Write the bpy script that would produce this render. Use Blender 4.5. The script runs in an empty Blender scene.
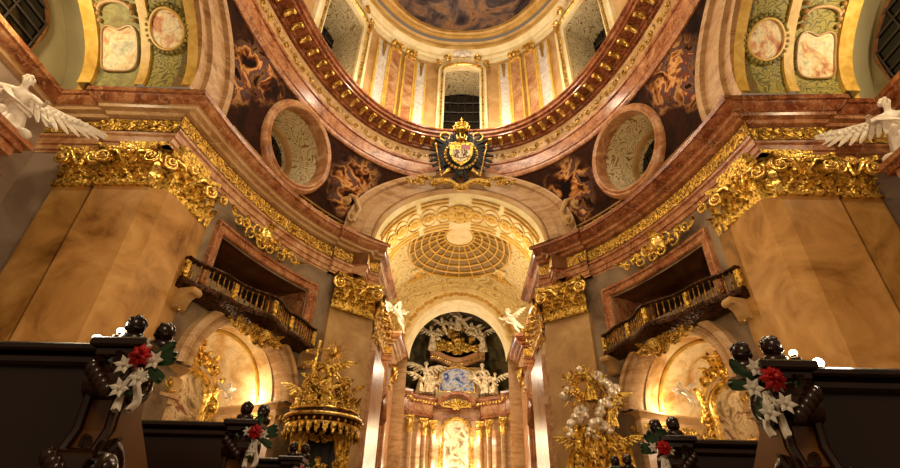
import bpy, bmesh, math, random
from mathutils import Vector, Matrix, noise
random.seed(7)
pi=math.pi; R_=math.radians
S=12.0; E=.65                      # model unit (height of the great cornice over eye level) and eye height in metres
FL=-E/S                            # floor in model units
sc=bpy.context.scene; C=sc.collection
def W(x,y,z): return Vector((S*x,S*y,S*z+E))

# ---------------------------------------------------------------- tagging
def tag(o,label=None,cat=None,group=None,kind=None):
    if label: o['label']=label
    if cat: o['category']=cat
    if group: o['group']=group
    if kind: o['kind']=kind
    return o
def empty(name,loc=(0,0,0),parent=None,**k):
    o=bpy.data.objects.new(name,None); C.objects.link(o); o.location=loc; o.empty_display_size=.2
    if parent: o.parent=parent
    return tag(o,**k)
def struct(name,loc=(0,0,0)): return empty(name,loc,kind='structure')
def chain(o):
    L=Vector((0,0,0))
    while o is not None: L=L+o.location; o=o.parent
    return L
def copy_tree(o,parent=None):
    c=o.copy(); C.objects.link(c); c.parent=parent
    for ch in KIDS.get(o.name,[]): copy_tree(ch,c)
    return c
KIDS={}

# ---------------------------------------------------------------- mesh builder
class MB:
    def __init__(s): s.v=[]; s.f=[]
    def add(s,vs,fs,M=None):
        n=len(s.v)
        s.v.extend([(M@Vector(v)) for v in vs] if M is not None else [Vector(v) for v in vs])
        s.f.extend([tuple(i+n for i in f) for f in fs]); return s
    def grid(s,rows,closed_u=False,closed_v=False):
        nr=len(rows); nc=len(rows[0]); vs=[p for r in rows for p in r]; fs=[]
        for i in range(nr if closed_v else nr-1):
            for j in range(nc if closed_u else nc-1):
                a=i*nc+j; b=i*nc+(j+1)%nc; c=((i+1)%nr)*nc+(j+1)%nc; d=((i+1)%nr)*nc+j
                fs.append((a,b,c,d))
        return s.add(vs,fs)
    def box(s,c,d,M=None,bev=0):
        x,y,z=c; a,b,h=d[0]/2,d[1]/2,d[2]/2
        if bev<=0:
            vs=[(x+i*a,y+j*b,z+k*h) for k in (-1,1) for j in (-1,1) for i in (-1,1)]
            fs=[(0,2,3,1),(4,5,7,6),(0,1,5,4),(2,6,7,3),(0,4,6,2),(1,3,7,5)]
            return s.add(vs,fs,M)
        def ring(zz,o): return [(x-a+o,y-b+o,zz),(x+a-o,y-b+o,zz),(x+a-o,y+b-o,zz),(x-a+o,y+b-o,zz)]
        rs=[ring(z-h,bev),ring(z-h+bev,0),ring(z+h-bev,0),ring(z+h,bev)]
        vs=[p for r in rs for p in r]; fs=[(3,2,1,0),(12,13,14,15)]
        for k in range(3):
            for j in range(4): fs.append((4*k+j,4*k+(j+1)%4,4*k+4+(j+1)%4,4*k+4+j))
        return s.add(vs,fs,M)
    def lathe(s,prof,seg=16,M=None,a0=0,a1=2*pi,axis='z',caps=True):
        full=abs(a1-a0-2*pi)<1e-6; n=seg if full else seg+1; vs=[];fs=[]
        for r,z in prof:
            for j in range(n):
                a=a0+(a1-a0)*j/seg
                if axis=='z': vs.append((r*math.cos(a),r*math.sin(a),z))
                else: vs.append((r*math.cos(a),z,r*math.sin(a)))
        for i in range(len(prof)-1):
            for j in range(seg):
                fs.append((i*n+j,i*n+(j+1)%n,(i+1)*n+(j+1)%n,(i+1)*n+j))
        if full and caps:
            if prof[0][0]>1e-5: fs.append(tuple(range(n)))
            if prof[-1][0]>1e-5: fs.append(tuple((len(prof)-1)*n+j for j in range(n)))
        return s.add(vs,fs,M)
    def sphere(s,c,r,seg=10,rings=7,M=None):
        if not hasattr(r,'__len__'): r=(r,r,r)
        vs=[];fs=[]
        for i in range(rings+1):
            t=pi*i/rings
            for j in range(seg):
                a=2*pi*j/seg
                vs.append((c[0]+r[0]*math.sin(t)*math.cos(a),c[1]+r[1]*math.sin(t)*math.sin(a),c[2]+r[2]*math.cos(t)))
        for i in range(rings):
            for j in range(seg): fs.append((i*seg+j,i*seg+(j+1)%seg,(i+1)*seg+(j+1)%seg,(i+1)*seg+j))
        return s.add(vs,fs,M)
    def tube(s,pts,rad,seg=6,closed=False,M=None,flat=1.0):
        pts=[Vector(p) for p in pts]; n=len(pts)
        if n<2: return s
        rs=rad if hasattr(rad,'__len__') else [rad]*n
        vs=[];fs=[]; up=None
        for i in range(n):
            if closed: t=pts[(i+1)%n]-pts[i-1]
            else: t=pts[min(i+1,n-1)]-pts[max(i-1,0)]
            if t.length<1e-9: t=Vector((0,0,1))
            t.normalize()
            if up is None: up=Vector((0,0,1)) if abs(t.z)<.9 else Vector((1,0,0))
            sx=t.cross(up)
            if sx.length<1e-6: sx=t.cross(Vector((0,1,0)))
            sx.normalize(); up=sx.cross(t).normalized()
            for j in range(seg):
                a=2*pi*j/seg; vs.append(pts[i]+sx*rs[i]*math.cos(a)+up*rs[i]*flat*math.sin(a))
        for i in range(n if closed else n-1):
            for j in range(seg):
                fs.append((i*seg+j,i*seg+(j+1)%seg,((i+1)%n)*seg+(j+1)%seg,((i+1)%n)*seg+j))
        if not closed: fs.append(tuple(range(seg))); fs.append(tuple((n-1)*seg+j for j in range(seg)))
        return s.add(vs,fs,M)
    def prism(s,poly,z0,z1,M=None):
        n=len(poly); vs=[(p[0],p[1],z0) for p in poly]+[(p[0],p[1],z1) for p in poly]
        fs=[tuple(range(n)),tuple(range(n,2*n))]+[(i,(i+1)%n,n+(i+1)%n,n+i) for i in range(n)]
        return s.add(vs,fs,M)
    def build(s,name,mat,parent=None,angle=38,**k):
        L=chain(parent)
        me=bpy.data.meshes.new(name)
        me.from_pydata([tuple(v-L) for v in s.v],[],s.f)
        me.materials.append(mat)
        bm=bmesh.new(); bm.from_mesh(me); bmesh.ops.recalc_face_normals(bm,faces=bm.faces); bm.to_mesh(me); bm.free()
        me.polygons.foreach_set('use_smooth',[True]*len(me.polygons)); me.set_sharp_from_angle(angle=R_(angle))
        o=bpy.data.objects.new(name,me); C.objects.link(o)
        if parent: o.parent=parent; KIDS.setdefault(parent.name,[]).append(o)
        return tag(o,**k)
def obj_from(me,name,mat,parent,M):
    """one more use of a ready mesh, placed with a matrix"""
    o=bpy.data.objects.new(name,me); C.objects.link(o)
    if parent: o.parent=parent; KIDS.setdefault(parent.name,[]).append(o); M=Matrix.Translation(-chain(parent))@M
    o.matrix_basis=M
    if mat and len(me.materials)==0: me.materials.append(mat)
    elif mat and me.materials[0]!=mat:
        o.material_slots[0].link='OBJECT'; o.material_slots[0].material=mat
    return o
def merge(mb,me,M):
    mb.add([v.co for v in me.vertices],[tuple(p.vertices) for p in me.polygons],M)

# ---------------------------------------------------------------- materials (all procedural)
def nm(name):
    m=bpy.data.materials.new(name); m.use_nodes=True; nt=m.node_tree; b=nt.nodes['Principled BSDF']; return m,nt,b
def N(nt,t,**k):
    n=nt.nodes.new(t)
    for a,v in k.items():
        if a in n.inputs.keys() if hasattr(n.inputs,'keys') else False: n.inputs[a].default_value=v
        else: setattr(n,a,v)
    return n
def ramp(nt,stops,interp='LINEAR'):
    r=nt.nodes.new('ShaderNodeValToRGB'); r.color_ramp.interpolation=interp
    e=r.color_ramp.elements
    while len(e)>1: e.remove(e[-1])
    e[0].position=stops[0][0]; e[0].color=(*stops[0][1],1)
    for p,c in stops[1:]:
        q=e.new(p); q.color=(*c,1)
    return r
def pos(nt): 
    return nt.nodes.new('ShaderNodeNewGeometry').outputs['Position']
def hexc(h):
    h=h.lstrip('#'); return tuple(((int(h[i:i+2],16)/255)**2.2) for i in (0,2,4))
def marble(name,cols,scale=.5,rough=.35,dist=1.5,vein=None,stretch=(1,1,1),detail=6,bump=0):
    m,nt,b=nm(name); L=nt.links
    mp=nt.nodes.new('ShaderNodeMapping'); mp.inputs['Scale'].default_value=stretch; L.new(pos(nt),mp.inputs[0])
    n=N(nt,'ShaderNodeTexNoise'); n.inputs['Scale'].default_value=scale; n.inputs['Detail'].default_value=detail; n.inputs['Roughness'].default_value=.62; n.inputs['Distortion'].default_value=dist
    L.new(mp.outputs[0],n.inputs['Vector'])
    k=len(cols); r=ramp(nt,[(.3+.42*i/(k-1),hexc(c)) for i,c in enumerate(cols)]); L.new(n.outputs['Fac'],r.inputs[0]); out=r.outputs[0]
    if vein:
        w=N(nt,'ShaderNodeTexNoise'); w.inputs['Scale'].default_value=scale*2.3; w.inputs['Detail'].default_value=8; w.inputs['Distortion'].default_value=2.5; L.new(mp.outputs[0],w.inputs['Vector'])
        vr=ramp(nt,[(.47,(0,0,0)),(.5,(.75,.75,.75)),(.53,(0,0,0))]); L.new(w.outputs['Fac'],vr.inputs[0])
        mx=N(nt,'ShaderNodeMixRGB'); mx.inputs['Color2'].default_value=(*hexc(vein),1); L.new(vr.outputs[0],mx.inputs['Fac']); L.new(out,mx.inputs['Color1']); out=mx.outputs[0]
    L.new(out,b.inputs['Base Color']); b.inputs['Roughness'].default_value=rough
    return m
def gold(name,c1='#f2c860',c2='#6e4a14',scale=9,rough=.43,metal=.82,bump=.5):
    m,nt,b=nm(name); L=nt.links
    n=N(nt,'ShaderNodeTexNoise'); n.inputs['Scale'].default_value=scale; n.inputs['Detail'].default_value=5; L.new(pos(nt),n.inputs['Vector'])
    r=ramp(nt,[(.34,hexc(c2)),(.56,hexc(c1)),(1,hexc(c1))]); L.new(n.outputs['Fac'],r.inputs[0]); L.new(r.outputs[0],b.inputs['Base Color'])
    b.inputs['Metallic'].default_value=metal; b.inputs['Roughness'].default_value=rough
    if bump:
        v=N(nt,'ShaderNodeTexVoronoi'); v.inputs['Scale'].default_value=scale*1.4; L.new(pos(nt),v.inputs['Vector'])
        bp=N(nt,'ShaderNodeBump'); bp.inputs['Strength'].default_value=bump; bp.inputs['Distance'].default_value=.05; L.new(v.outputs['Distance'],bp.inputs['Height']); L.new(bp.outputs[0],b.inputs['Normal'])
    return m
def plain(name,c,rough=.5,metal=0,var=.15,scale=4):
    m,nt,b=nm(name); L=nt.links
    n=N(nt,'ShaderNodeTexNoise'); n.inputs['Scale'].default_value=scale; n.inputs['Detail'].default_value=4; L.new(pos(nt),n.inputs['Vector'])
    h=hexc(c); r=ramp(nt,[(.3,tuple(x*(1-var) for x in h)),(.7,tuple(min(1,x*(1+var)) for x in h))]); L.new(n.outputs['Fac'],r.inputs[0]); L.new(r.outputs[0],b.inputs['Base Color'])
    b.inputs['Roughness'].default_value=rough; b.inputs['Metallic'].default_value=metal
    return m
def emit(name,c,st):
    m,nt,b=nm(name); b.inputs['Base Color'].default_value=(*hexc(c),1); b.inputs['Emission Color'].default_value=(*hexc(c),1); b.inputs['Emission Strength'].default_value=st; return m
def fresco(name,cols,scale=1.5,rough=.7,fine=.5,dist=1.2,seed=0):
    """blotchy painted figures: a stepped palette over warped noise with finer strokes"""
    m,nt,b=nm(name); L=nt.links
    mp=nt.nodes.new('ShaderNodeMapping'); mp.inputs['Location'].default_value=(seed,seed*.7,-seed); L.new(pos(nt),mp.inputs[0])
    n=N(nt,'ShaderNodeTexNoise'); n.inputs['Scale'].default_value=scale; n.inputs['Detail'].default_value=7; n.inputs['Roughness'].default_value=.6; n.inputs['Distortion'].default_value=dist; L.new(mp.outputs[0],n.inputs['Vector'])
    k=len(cols); r=ramp(nt,[(.28+.44*i/(k-1),hexc(c)) for i,c in enumerate(cols)]); L.new(n.outputs['Fac'],r.inputs[0])
    f=N(nt,'ShaderNodeTexVoronoi'); f.inputs['Scale'].default_value=scale*2.6; L.new(n.outputs['Color'],f.inputs['Vector'])
    n2=N(nt,'ShaderNodeTexNoise'); n2.inputs['Scale'].default_value=scale*4; n2.inputs['Detail'].default_value=3; n2.inputs['Distortion'].default_value=2; L.new(mp.outputs[0],n2.inputs['Vector'])
    r2=ramp(nt,[(.35,(.45,.45,.45)),(.6,(1,1,1))]); L.new(n2.outputs['Fac'],r2.inputs[0])
    mx=N(nt,'ShaderNodeMixRGB',blend_type='MULTIPLY'); mx.inputs['Fac'].default_value=fine; L.new(r.outputs[0],mx.inputs['Color1']); L.new(r2.outputs[0],mx.inputs['Color2'])
    L.new(mx.outputs[0],b.inputs['Base Color']); b.inputs['Roughness'].default_value=rough
    return m
def scrollmat(name,bg,line,scale=3,wid=.12,rough=.6,metal=0,bump=.3,soft=.06):
    """painted or carved tendrils: contour lines of a warped noise"""
    m,nt,b=nm(name); L=nt.links
    n=N(nt,'ShaderNodeTexNoise'); n.inputs['Scale'].default_value=scale; n.inputs['Detail'].default_value=1.5; n.inputs['Distortion'].default_value=.8; L.new(pos(nt),n.inputs['Vector'])
    mt=N(nt,'ShaderNodeMath',operation='MULTIPLY'); mt.inputs[1].default_value=9; L.new(n.outputs['Fac'],mt.inputs[0])
    fr=N(nt,'ShaderNodeMath',operation='PINGPONG'); fr.inputs[1].default_value=.5; L.new(mt.outputs[0],fr.inputs[0])
    r=ramp(nt,[(wid,hexc(line)),(wid+soft,hexc(bg))]); L.new(fr.outputs[0],r.inputs[0]); L.new(r.outputs[0],b.inputs['Base Color'])
    b.inputs['Roughness'].default_value=rough; b.inputs['Metallic'].default_value=metal
    if bump:
        bp=N(nt,'ShaderNodeBump'); bp.inputs['Strength'].default_value=bump; bp.inputs['Distance'].default_value=.04; bp.invert=True; L.new(fr.outputs[0],bp.inputs['Height']); L.new(bp.outputs[0],b.inputs['Normal'])
    return m
M={}
M['ochre']=marble('ochre_marble',['#5e3f20','#8f6634','#ad8046','#c0965c'],.7,.33,.9,None,detail=9)
M['ochre2']=marble('ochre_marble_light',['#71491f','#a37640','#bd8e54','#cca268'],.7,.3,.8,None,detail=9)
M['grey']=marble('grey_marble',['#4e3c2b','#6e5943','#87735a','#988468'],.6,.38,1.,None)
M['mauve']=marble('mauve_wall_marble',['#86705f','#9a8472','#ad9a88'],.35,.45,1.5)
M['red']=marble('red_marble',['#5e3018','#8a5030','#aa6e46','#c29268'],.8,.3,2.2,'#c8a27a')
M['red2']=marble('deep_red_marble',['#48200f','#6e361d','#8e5130','#a46c48'],.9,.28,2.2,'#b48c68')
M['pink']=marble('pink_marble',['#86522f','#ad7850','#c6986c','#d8b68c'],.9,.32,2.2,'#8a502f')
M['pinktan']=marble('tan_pink_marble',['#8a6338','#ad8356','#c49e72','#a07450'],.5,.36,2,'#d2b186',stretch=(.6,.6,2.5))
M['tan']=marble('tan_stone',['#9c7646','#b8905c','#cca874'],.7,.4,1.2)
M['cream']=marble('cream_stucco',['#d8bf86','#e8d5a4','#f3e6c0'],1.2,.55,.8)
M['white_marble']=marble('white_drum_marble',['#b9a998','#d6cabc','#e9e1d6'],1.6,.35,2.5,'#9a877c')
M['brown']=marble('brown_stone',['#4a2d18','#6a4425','#85593a'],.8,.35,1.6)
M['gold']=gold('gilding'); M['gold2']=gold('bright_gilding','#ffd878','#a07428',6,.28,.8,.3)
M['goldrelief']=scrollmat('gilded_relief','#d9aa4a','#6a4818',2.6,.13,.42,.6,.9)
M['goldfine']=gold('aged_gilding','#dcae50','#553612',14,.4,.75,.7)
M['silver']=gold('silvered_carving','#fff2dc','#b7a184',6,.3,.4,.4)
M['bronze']=gold('dark_bronze','#4a2c14','#150b06',8,.35,.6,.4)
M['darkwood']=plain('dark_carved_wood','#2c180e',.22,0,.5,9)
M['wood']=marble('brown_wood',['#180c06','#29150a','#382011'],1.2,.3,.6,None,(1,1,.12))
M['woodlight']=marble('walnut_veneer',['#4b2c14','#6e4722','#7d5429'],1.5,.28,.8,None,(1,1,.15))
M['black']=plain('black_lacquer','#0c0806',.55,0,.3)
M['glass']=plain('night_window_glass','#12100e',.12,0,.3,2)
M['muntin']=plain('window_lead','#3a3128',.5,.3)
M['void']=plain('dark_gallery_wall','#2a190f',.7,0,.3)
M['statue']=marble('white_statue_marble',['#cbb9a4','#e6d9c8','#fbf3e6'],3,.35,.8)
M['plaster']=marble('pale_plaster',['#a3946c','#b8a97f','#c5b890'],.25,.7,.5)
M['scroll_tan']=scrollmat('painted_tendrils','#d8c79c','#8a6a3c',1.7,.08,.6,0,.2,.06)
M['goldpaint']=marble('gold_painted_rib',['#b98a35','#d5a94a','#e8c46e'],2,.45,1.2)
M['vaultgreen']=scrollmat('green_gold_vault_paint','#a08f3e','#5f5a26',2.3,.13,.55,0,.2,.12)
M['vaultolive']=fresco('olive_vault_paint',['#4c4a28','#7a7240','#a39a5c','#8d7a3c','#c3b580'],.7,.6,.6)
M['fresco_light']=fresco('pastel_fresco',['#6d4a3c','#c07a50','#ecc890','#f6e2b4','#d8cfae','#9aa080'],1.1,.6,.5,1.5)
M['fresco_pink']=fresco('pink_figure_fresco',['#5c3a24','#b06840','#e0a070','#f5dcae','#f0e4c0','#a8452c'],1.4,.6,.5,1.6,4)
M['dome']=fresco('dome_fresco',['#1f1a1d','#3a3136','#5b4c4c','#8c7060','#b28258','#4c414a'],.55,.6,.6,1.6)
M['pend']=fresco('pendentive_fresco',['#1a0e08','#26150b','#3a2011','#2c180e','#4f2e1b'],.45,.9,.6,1.5,9)
def figure_patches(m,centres,cols):
    """painted groups of figures at given places of a painted surface, over its dark ground"""
    nt=m.node_tree; L=nt.links; b=nt.nodes['Principled BSDF']; b.inputs['Specular IOR Level'].default_value=.15
    base=b.inputs['Base Color'].links[0].from_socket; P=pos(nt); n=N(nt,'ShaderNodeTexNoise'); n.inputs['Scale'].default_value=.9; n.inputs['Detail'].default_value=4; L.new(P,n.inputs['Vector'])
    ad=N(nt,'ShaderNodeMixRGB',blend_type='ADD'); ad.inputs['Fac'].default_value=1; L.new(P,ad.inputs['Color1'])
    sc2=N(nt,'ShaderNodeVectorMath',operation='SCALE'); sc2.inputs['Scale'].default_value=1.8; L.new(n.outputs['Color'],sc2.inputs[0])
    v=N(nt,'ShaderNodeVectorMath',operation='ADD'); L.new(P,v.inputs[0]); L.new(sc2.outputs[0],v.inputs[1]); last=None
    for c,r0 in centres:
        d=N(nt,'ShaderNodeVectorMath',operation='DISTANCE'); L.new(v.outputs[0],d.inputs[0]); d.inputs[1].default_value=tuple(x+.9 for x in c)
        mr=nt.nodes.new('ShaderNodeMapRange'); mr.inputs['From Min'].default_value=r0*.45; mr.inputs['From Max'].default_value=r0*1.25; mr.inputs['To Min'].default_value=1; mr.inputs['To Max'].default_value=0; L.new(d.outputs['Value'],mr.inputs['Value'])
        if last is None: last=mr.outputs[0]
        else:
            mx=N(nt,'ShaderNodeMath',operation='MAXIMUM'); L.new(last,mx.inputs[0]); L.new(mr.outputs[0],mx.inputs[1]); last=mx.outputs[0]
    f=N(nt,'ShaderNodeTexNoise'); f.inputs['Scale'].default_value=1.25; f.inputs['Detail'].default_value=5; f.inputs['Distortion'].default_value=.5; L.new(P,f.inputs['Vector'])
    k=len(cols); r=ramp(nt,[(.34+.32*i/(k-1),hexc(c)) for i,c in enumerate(cols)]); L.new(f.outputs['Fac'],r.inputs[0])
    mx=N(nt,'ShaderNodeMixRGB'); L.new(last,mx.inputs['Fac']); L.new(base,mx.inputs['Color1']); L.new(r.outputs[0],mx.inputs['Color2']); L.new(mx.outputs[0],b.inputs['Base Color'])
M['niche']=fresco('golden_vault_fresco',['#8d6434','#c7924e','#ecc98c','#f4dba4','#d9a45c','#b9803e'],.55,.6,.35,1.2,3)
M['altarpaint']=fresco('altar_painting',['#5b4a34','#8a6a44','#e8d09a','#f6e6bc','#c89a60','#7a7468','#8c5a3a'],1.0,.5,.45,1.2,6)
M['sidepaint']=fresco('side_altar_painting',['#3c3026','#6e5a40','#a98c62','#d8c098','#7a4026','#4a566a'],1.6,.4,.5,1.6,2)
M['bluepaint']=fresco('blue_altar_painting',['#101a40','#27408c','#7a8ccc','#e8ecf4','#c09a6a','#33204a'],1.4,.4,.5,1.6,5)
M['apse']=fresco('dark_conch_fresco',['#1d1a10','#2f2b1a','#4c4428','#6e6034','#2a2416'],.5,.6,.6,1.4,7)
M['choirvault']=scrollmat('choir_vault_paint','#e4d29c','#b89c62',.9,.06,.55,0,.15,.12)
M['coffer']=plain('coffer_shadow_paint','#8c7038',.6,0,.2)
M['redflower']=plain('red_petals','#b00c10',.5,0,.3,30); M['whiteflower']=plain('white_petals','#efe6d8',.6,0,.1,20)
M['leaf']=plain('green_leaves','#23401c',.5,0,.3,20); M['ribbon']=plain('white_ribbon','#e9dfd0',.5,0,.08)
M['giltstatue']=gold('pale_gilt_statue','#ffeec8','#c09a5c',5,.5,.15,.2)
M['baluster']=gold('dark_gilt_baluster','#a87a30','#2e1a0a',12,.4,.7,.4)
M['goldstone']=marble('gilded_stone',['#a8803c','#c99f56','#dfbd78'],.8,.45,.8)
M['bulb']=emit('lamp_bulb','#ffe2ae',30); M['floor']=marble('floor_stone',['#4a3a2c','#6a5642','#7e6a54'],.6,.3,1)
M['robe']=plain('dark_robe','#2c2b33',.5,0,.4,8)
M['shieldred']=plain('shield_red','#8e2018',.35); M['shieldwhite']=plain('shield_white','#cbb47a',.35); M['shieldbrown']=plain('shield_brown','#6a4420',.35)

# ---------------------------------------------------------------- the oval plan
NX=2.4; CY=.38
def se(a,b,phi):
    p=R_(phi); dx=.755*math.sin(p); dy=1.343*math.cos(p)
    r=((abs(dx)/a)**NX+(abs(dy)/b)**NX)**(-1/NX); x,y=r*dx,r*dy
    gx=math.copysign((abs(x)/a)**(NX-1)/a,x); gy=math.copysign((abs(y)/b)**(NX-1)/b,y); l=math.hypot(gx,gy)
    return x,CY+y,-gx/l,-gy/l
WALL=(.755,1.343); CORN=(.695,1.283); RING=(.695,1.232); DRUM=(.635,1.172)
def belt_ab(z):
    t=(z-1)/.333; return .755-.06*t,1.343-.111*t
def off(ab,phi,d,z):
    x,y,nx,ny=se(*ab,phi); return W(x+nx*d,y+ny*d,z)
def frame(ab,phi,z,d=0):
    """local frame on the curved wall: X along the wall, Y into the room, Z up (metres)"""
    x,y,nx,ny=se(*ab,phi); p=W(x+nx*d,y+ny*d,z); n=Vector((nx,ny,0)); t=n.cross(Vector((0,0,1)))
    return Matrix(((t.x,n.x,0,p.x),(t.y,n.y,0,p.y),(t.z,n.z,1,p.z),(0,0,0,1)))
def frange(a,b,n): return [a+(b-a)*i/n for i in range(n+1)]
def sweep_curve(mb,ab,phis,prof):
    mb.grid([[off(ab,ph,d,z) for d,z in prof] for ph in phis])
def offset_path(path,d):
    """offset an open plan polyline to its right-hand side (away from the room) by d, mitred"""
    out=[]; n=len(path)
    for i in range(n):
        def nr(a,b):
            vx,vy=b[0]-a[0],b[1]-a[1]; l=math.hypot(vx,vy) or 1; return (-vy/l,vx/l)
        if i==0: m=nr(path[0],path[1])
        elif i==n-1: m=nr(path[-2],path[-1])
        else:
            a=nr(path[i-1],path[i]); b=nr(path[i],path[i+1]); k=1+a[0]*b[0]+a[1]*b[1]
            if k<.15: k=.15
            m=((a[0]+b[0])/k,(a[1]+b[1])/k)
        out.append((path[i][0]+m[0]*d,path[i][1]+m[1]*d))
    return out
def sweep_path(mb,path,prof,s=1):
    cols=[[ (s*p[0],p[1]) for p in offset_path(path,d)] for d,z in prof]
    mb.grid([[W(cols[k][i][0],cols[k][i][1],prof[k][1]) for k in range(len(prof))] for i in range(len(path))])

# ---------------------------------------------------------------- ornament
def spiral(cu,cv,r,turns,a0,dirn=1,n=18):
    return [(cu+r*(1-.88*t)*math.cos(a0+dirn*turns*2*pi*t),cv+r*(1-.88*t)*math.sin(a0+dirn*turns*2*pi*t),.3*r*t) for t in [i/n for i in range(n+1)]]
def put_spiral(mb,g,cu,cv,r,turns,a0,dirn,th,w0=0,n=16,seg=5):
    pts=[g(u,v,w0+w) for u,v,w in spiral(cu,cv,r,turns,a0,dirn,n)]
    mb.tube(pts,[th*(1-.35*i/n) for i in range(n+1)],seg); e=pts[-1]; mb.sphere(e,th*1.5,6,5)
def leaf(mb,g,u,v,h,w,out,lean=0,curl=.3):
    rows=[]
    for i in range(7):
        t=i/6; vv=v+h*(math.sin(t*pi/2*1.15) if t<.9 else math.sin(.9*pi/2*1.15)-curl*(t-.9)*3); ww=out*(t**2.2)+(.0 if t<.9 else out*.15)
        wd=w*(.55+.6*math.sin(pi*min(t*1.05,1))**.8)*(1-.55*t**3)
        uu=u+lean*t
        rows.append([g(uu-wd,vv-.05*h*t,ww+.02*h),g(uu-wd*.5,vv,ww+.10*w),g(uu,vv+.02*h,ww+.30*w),g(uu+wd*.5,vv,ww+.10*w),g(uu+wd,vv-.05*h*t,ww+.02*h)])
    mb.grid(rows)
def cluster(mb,g,w,h,th,seed=0,n=5,w0=.0):
    """symmetrical spray of C-scrolls and leaves, w wide and h high"""
    rd=random.Random(seed)
    for k in range(n):
        t=(k+.5)/n; u=w/2*t; r=h*.32*(1-.5*t)*rd.uniform(.8,1.15); v=h*(.05+.25*rd.random())*(1 if k%2 else -1)*(1-t)
        for sg in (-1,1):
            put_spiral(mb,g,sg*u,v,r,1.3,(pi if sg>0 else 0)+rd.uniform(-.6,.6)*sg,sg*(1 if k%2 else -1),th,w0)
    for k in range(n+1):
        u=-w/2+w*k/n; v=h*.12*rd.uniform(-1,1)
        leaf(mb,g,u,v,h*rd.uniform(.3,.45)*(1-.5*abs(u)/(w/2)),h*.1,h*.12,lean=u*.25)
    leaf(mb,g,0,0,h*.55,h*.16,h*.2); 
def gframe(Mx):
    return lambda u,v,w: Mx@Vector((u,w,v))
def gcurve(ab,phi0,z0,d0,s=1):
    """u metres along the curved wall from phi0, v metres up, w metres into the room"""
    x0,y0,nx,ny=se(*ab,abs(phi0)); L=[(abs(phi0),0)]
    tab=[]; acc=0; px,py=None,None
    for i in range(0,2601):
        ph=i*.05; x,y,_,_=se(*ab,ph)
        if px is not None: acc+=math.hypot(x-px,y-py)*S
        tab.append(acc); px,py=x,y
    base=tab[int(abs(phi0)*20)]
    import bisect
    def g(u,v,w):
        a=base+u; sg=s
        if a<0: a=-a; sg=-s
        i=min(max(bisect.bisect_left(tab,a),1),2600); f=(a-tab[i-1])/max(tab[i]-tab[i-1],1e-9); ph=(i-1+f)*.05*sg
        p=off(ab,ph,d0+w/S,z0); p.z+=v; return p
    g.total=tab; return g
def scrollband(mb,g,u0,u1,h,th,step=None,w0=0):
    """running rinceau: alternating spirals with leaves between"""
    step=step or h*1.25; n=max(1,int(abs(u1-u0)/step))
    for k in range(n):
        u=u0+(u1-u0)*(k+.5)/n; up=k%2
        put_spiral(mb,g,u,(-.08 if up else .08)*h,h*.36,1.4,(-pi/2 if up else pi/2),1 if up else -1,th,w0,12,4)
        leaf(mb,g,u+step*.45,-.3*h if up else -.1*h,h*.4,h*.14,h*.12,lean=h*.15)
        mb.tube([g(u-step*.5,(.3 if up else -.3)*h,w0),g(u-step*.2,(.42 if up else -.42)*h,w0),g(u+step*.15,(.3 if up else -.3)*h,w0)],[th*.8,th,th*.5],4)

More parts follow.
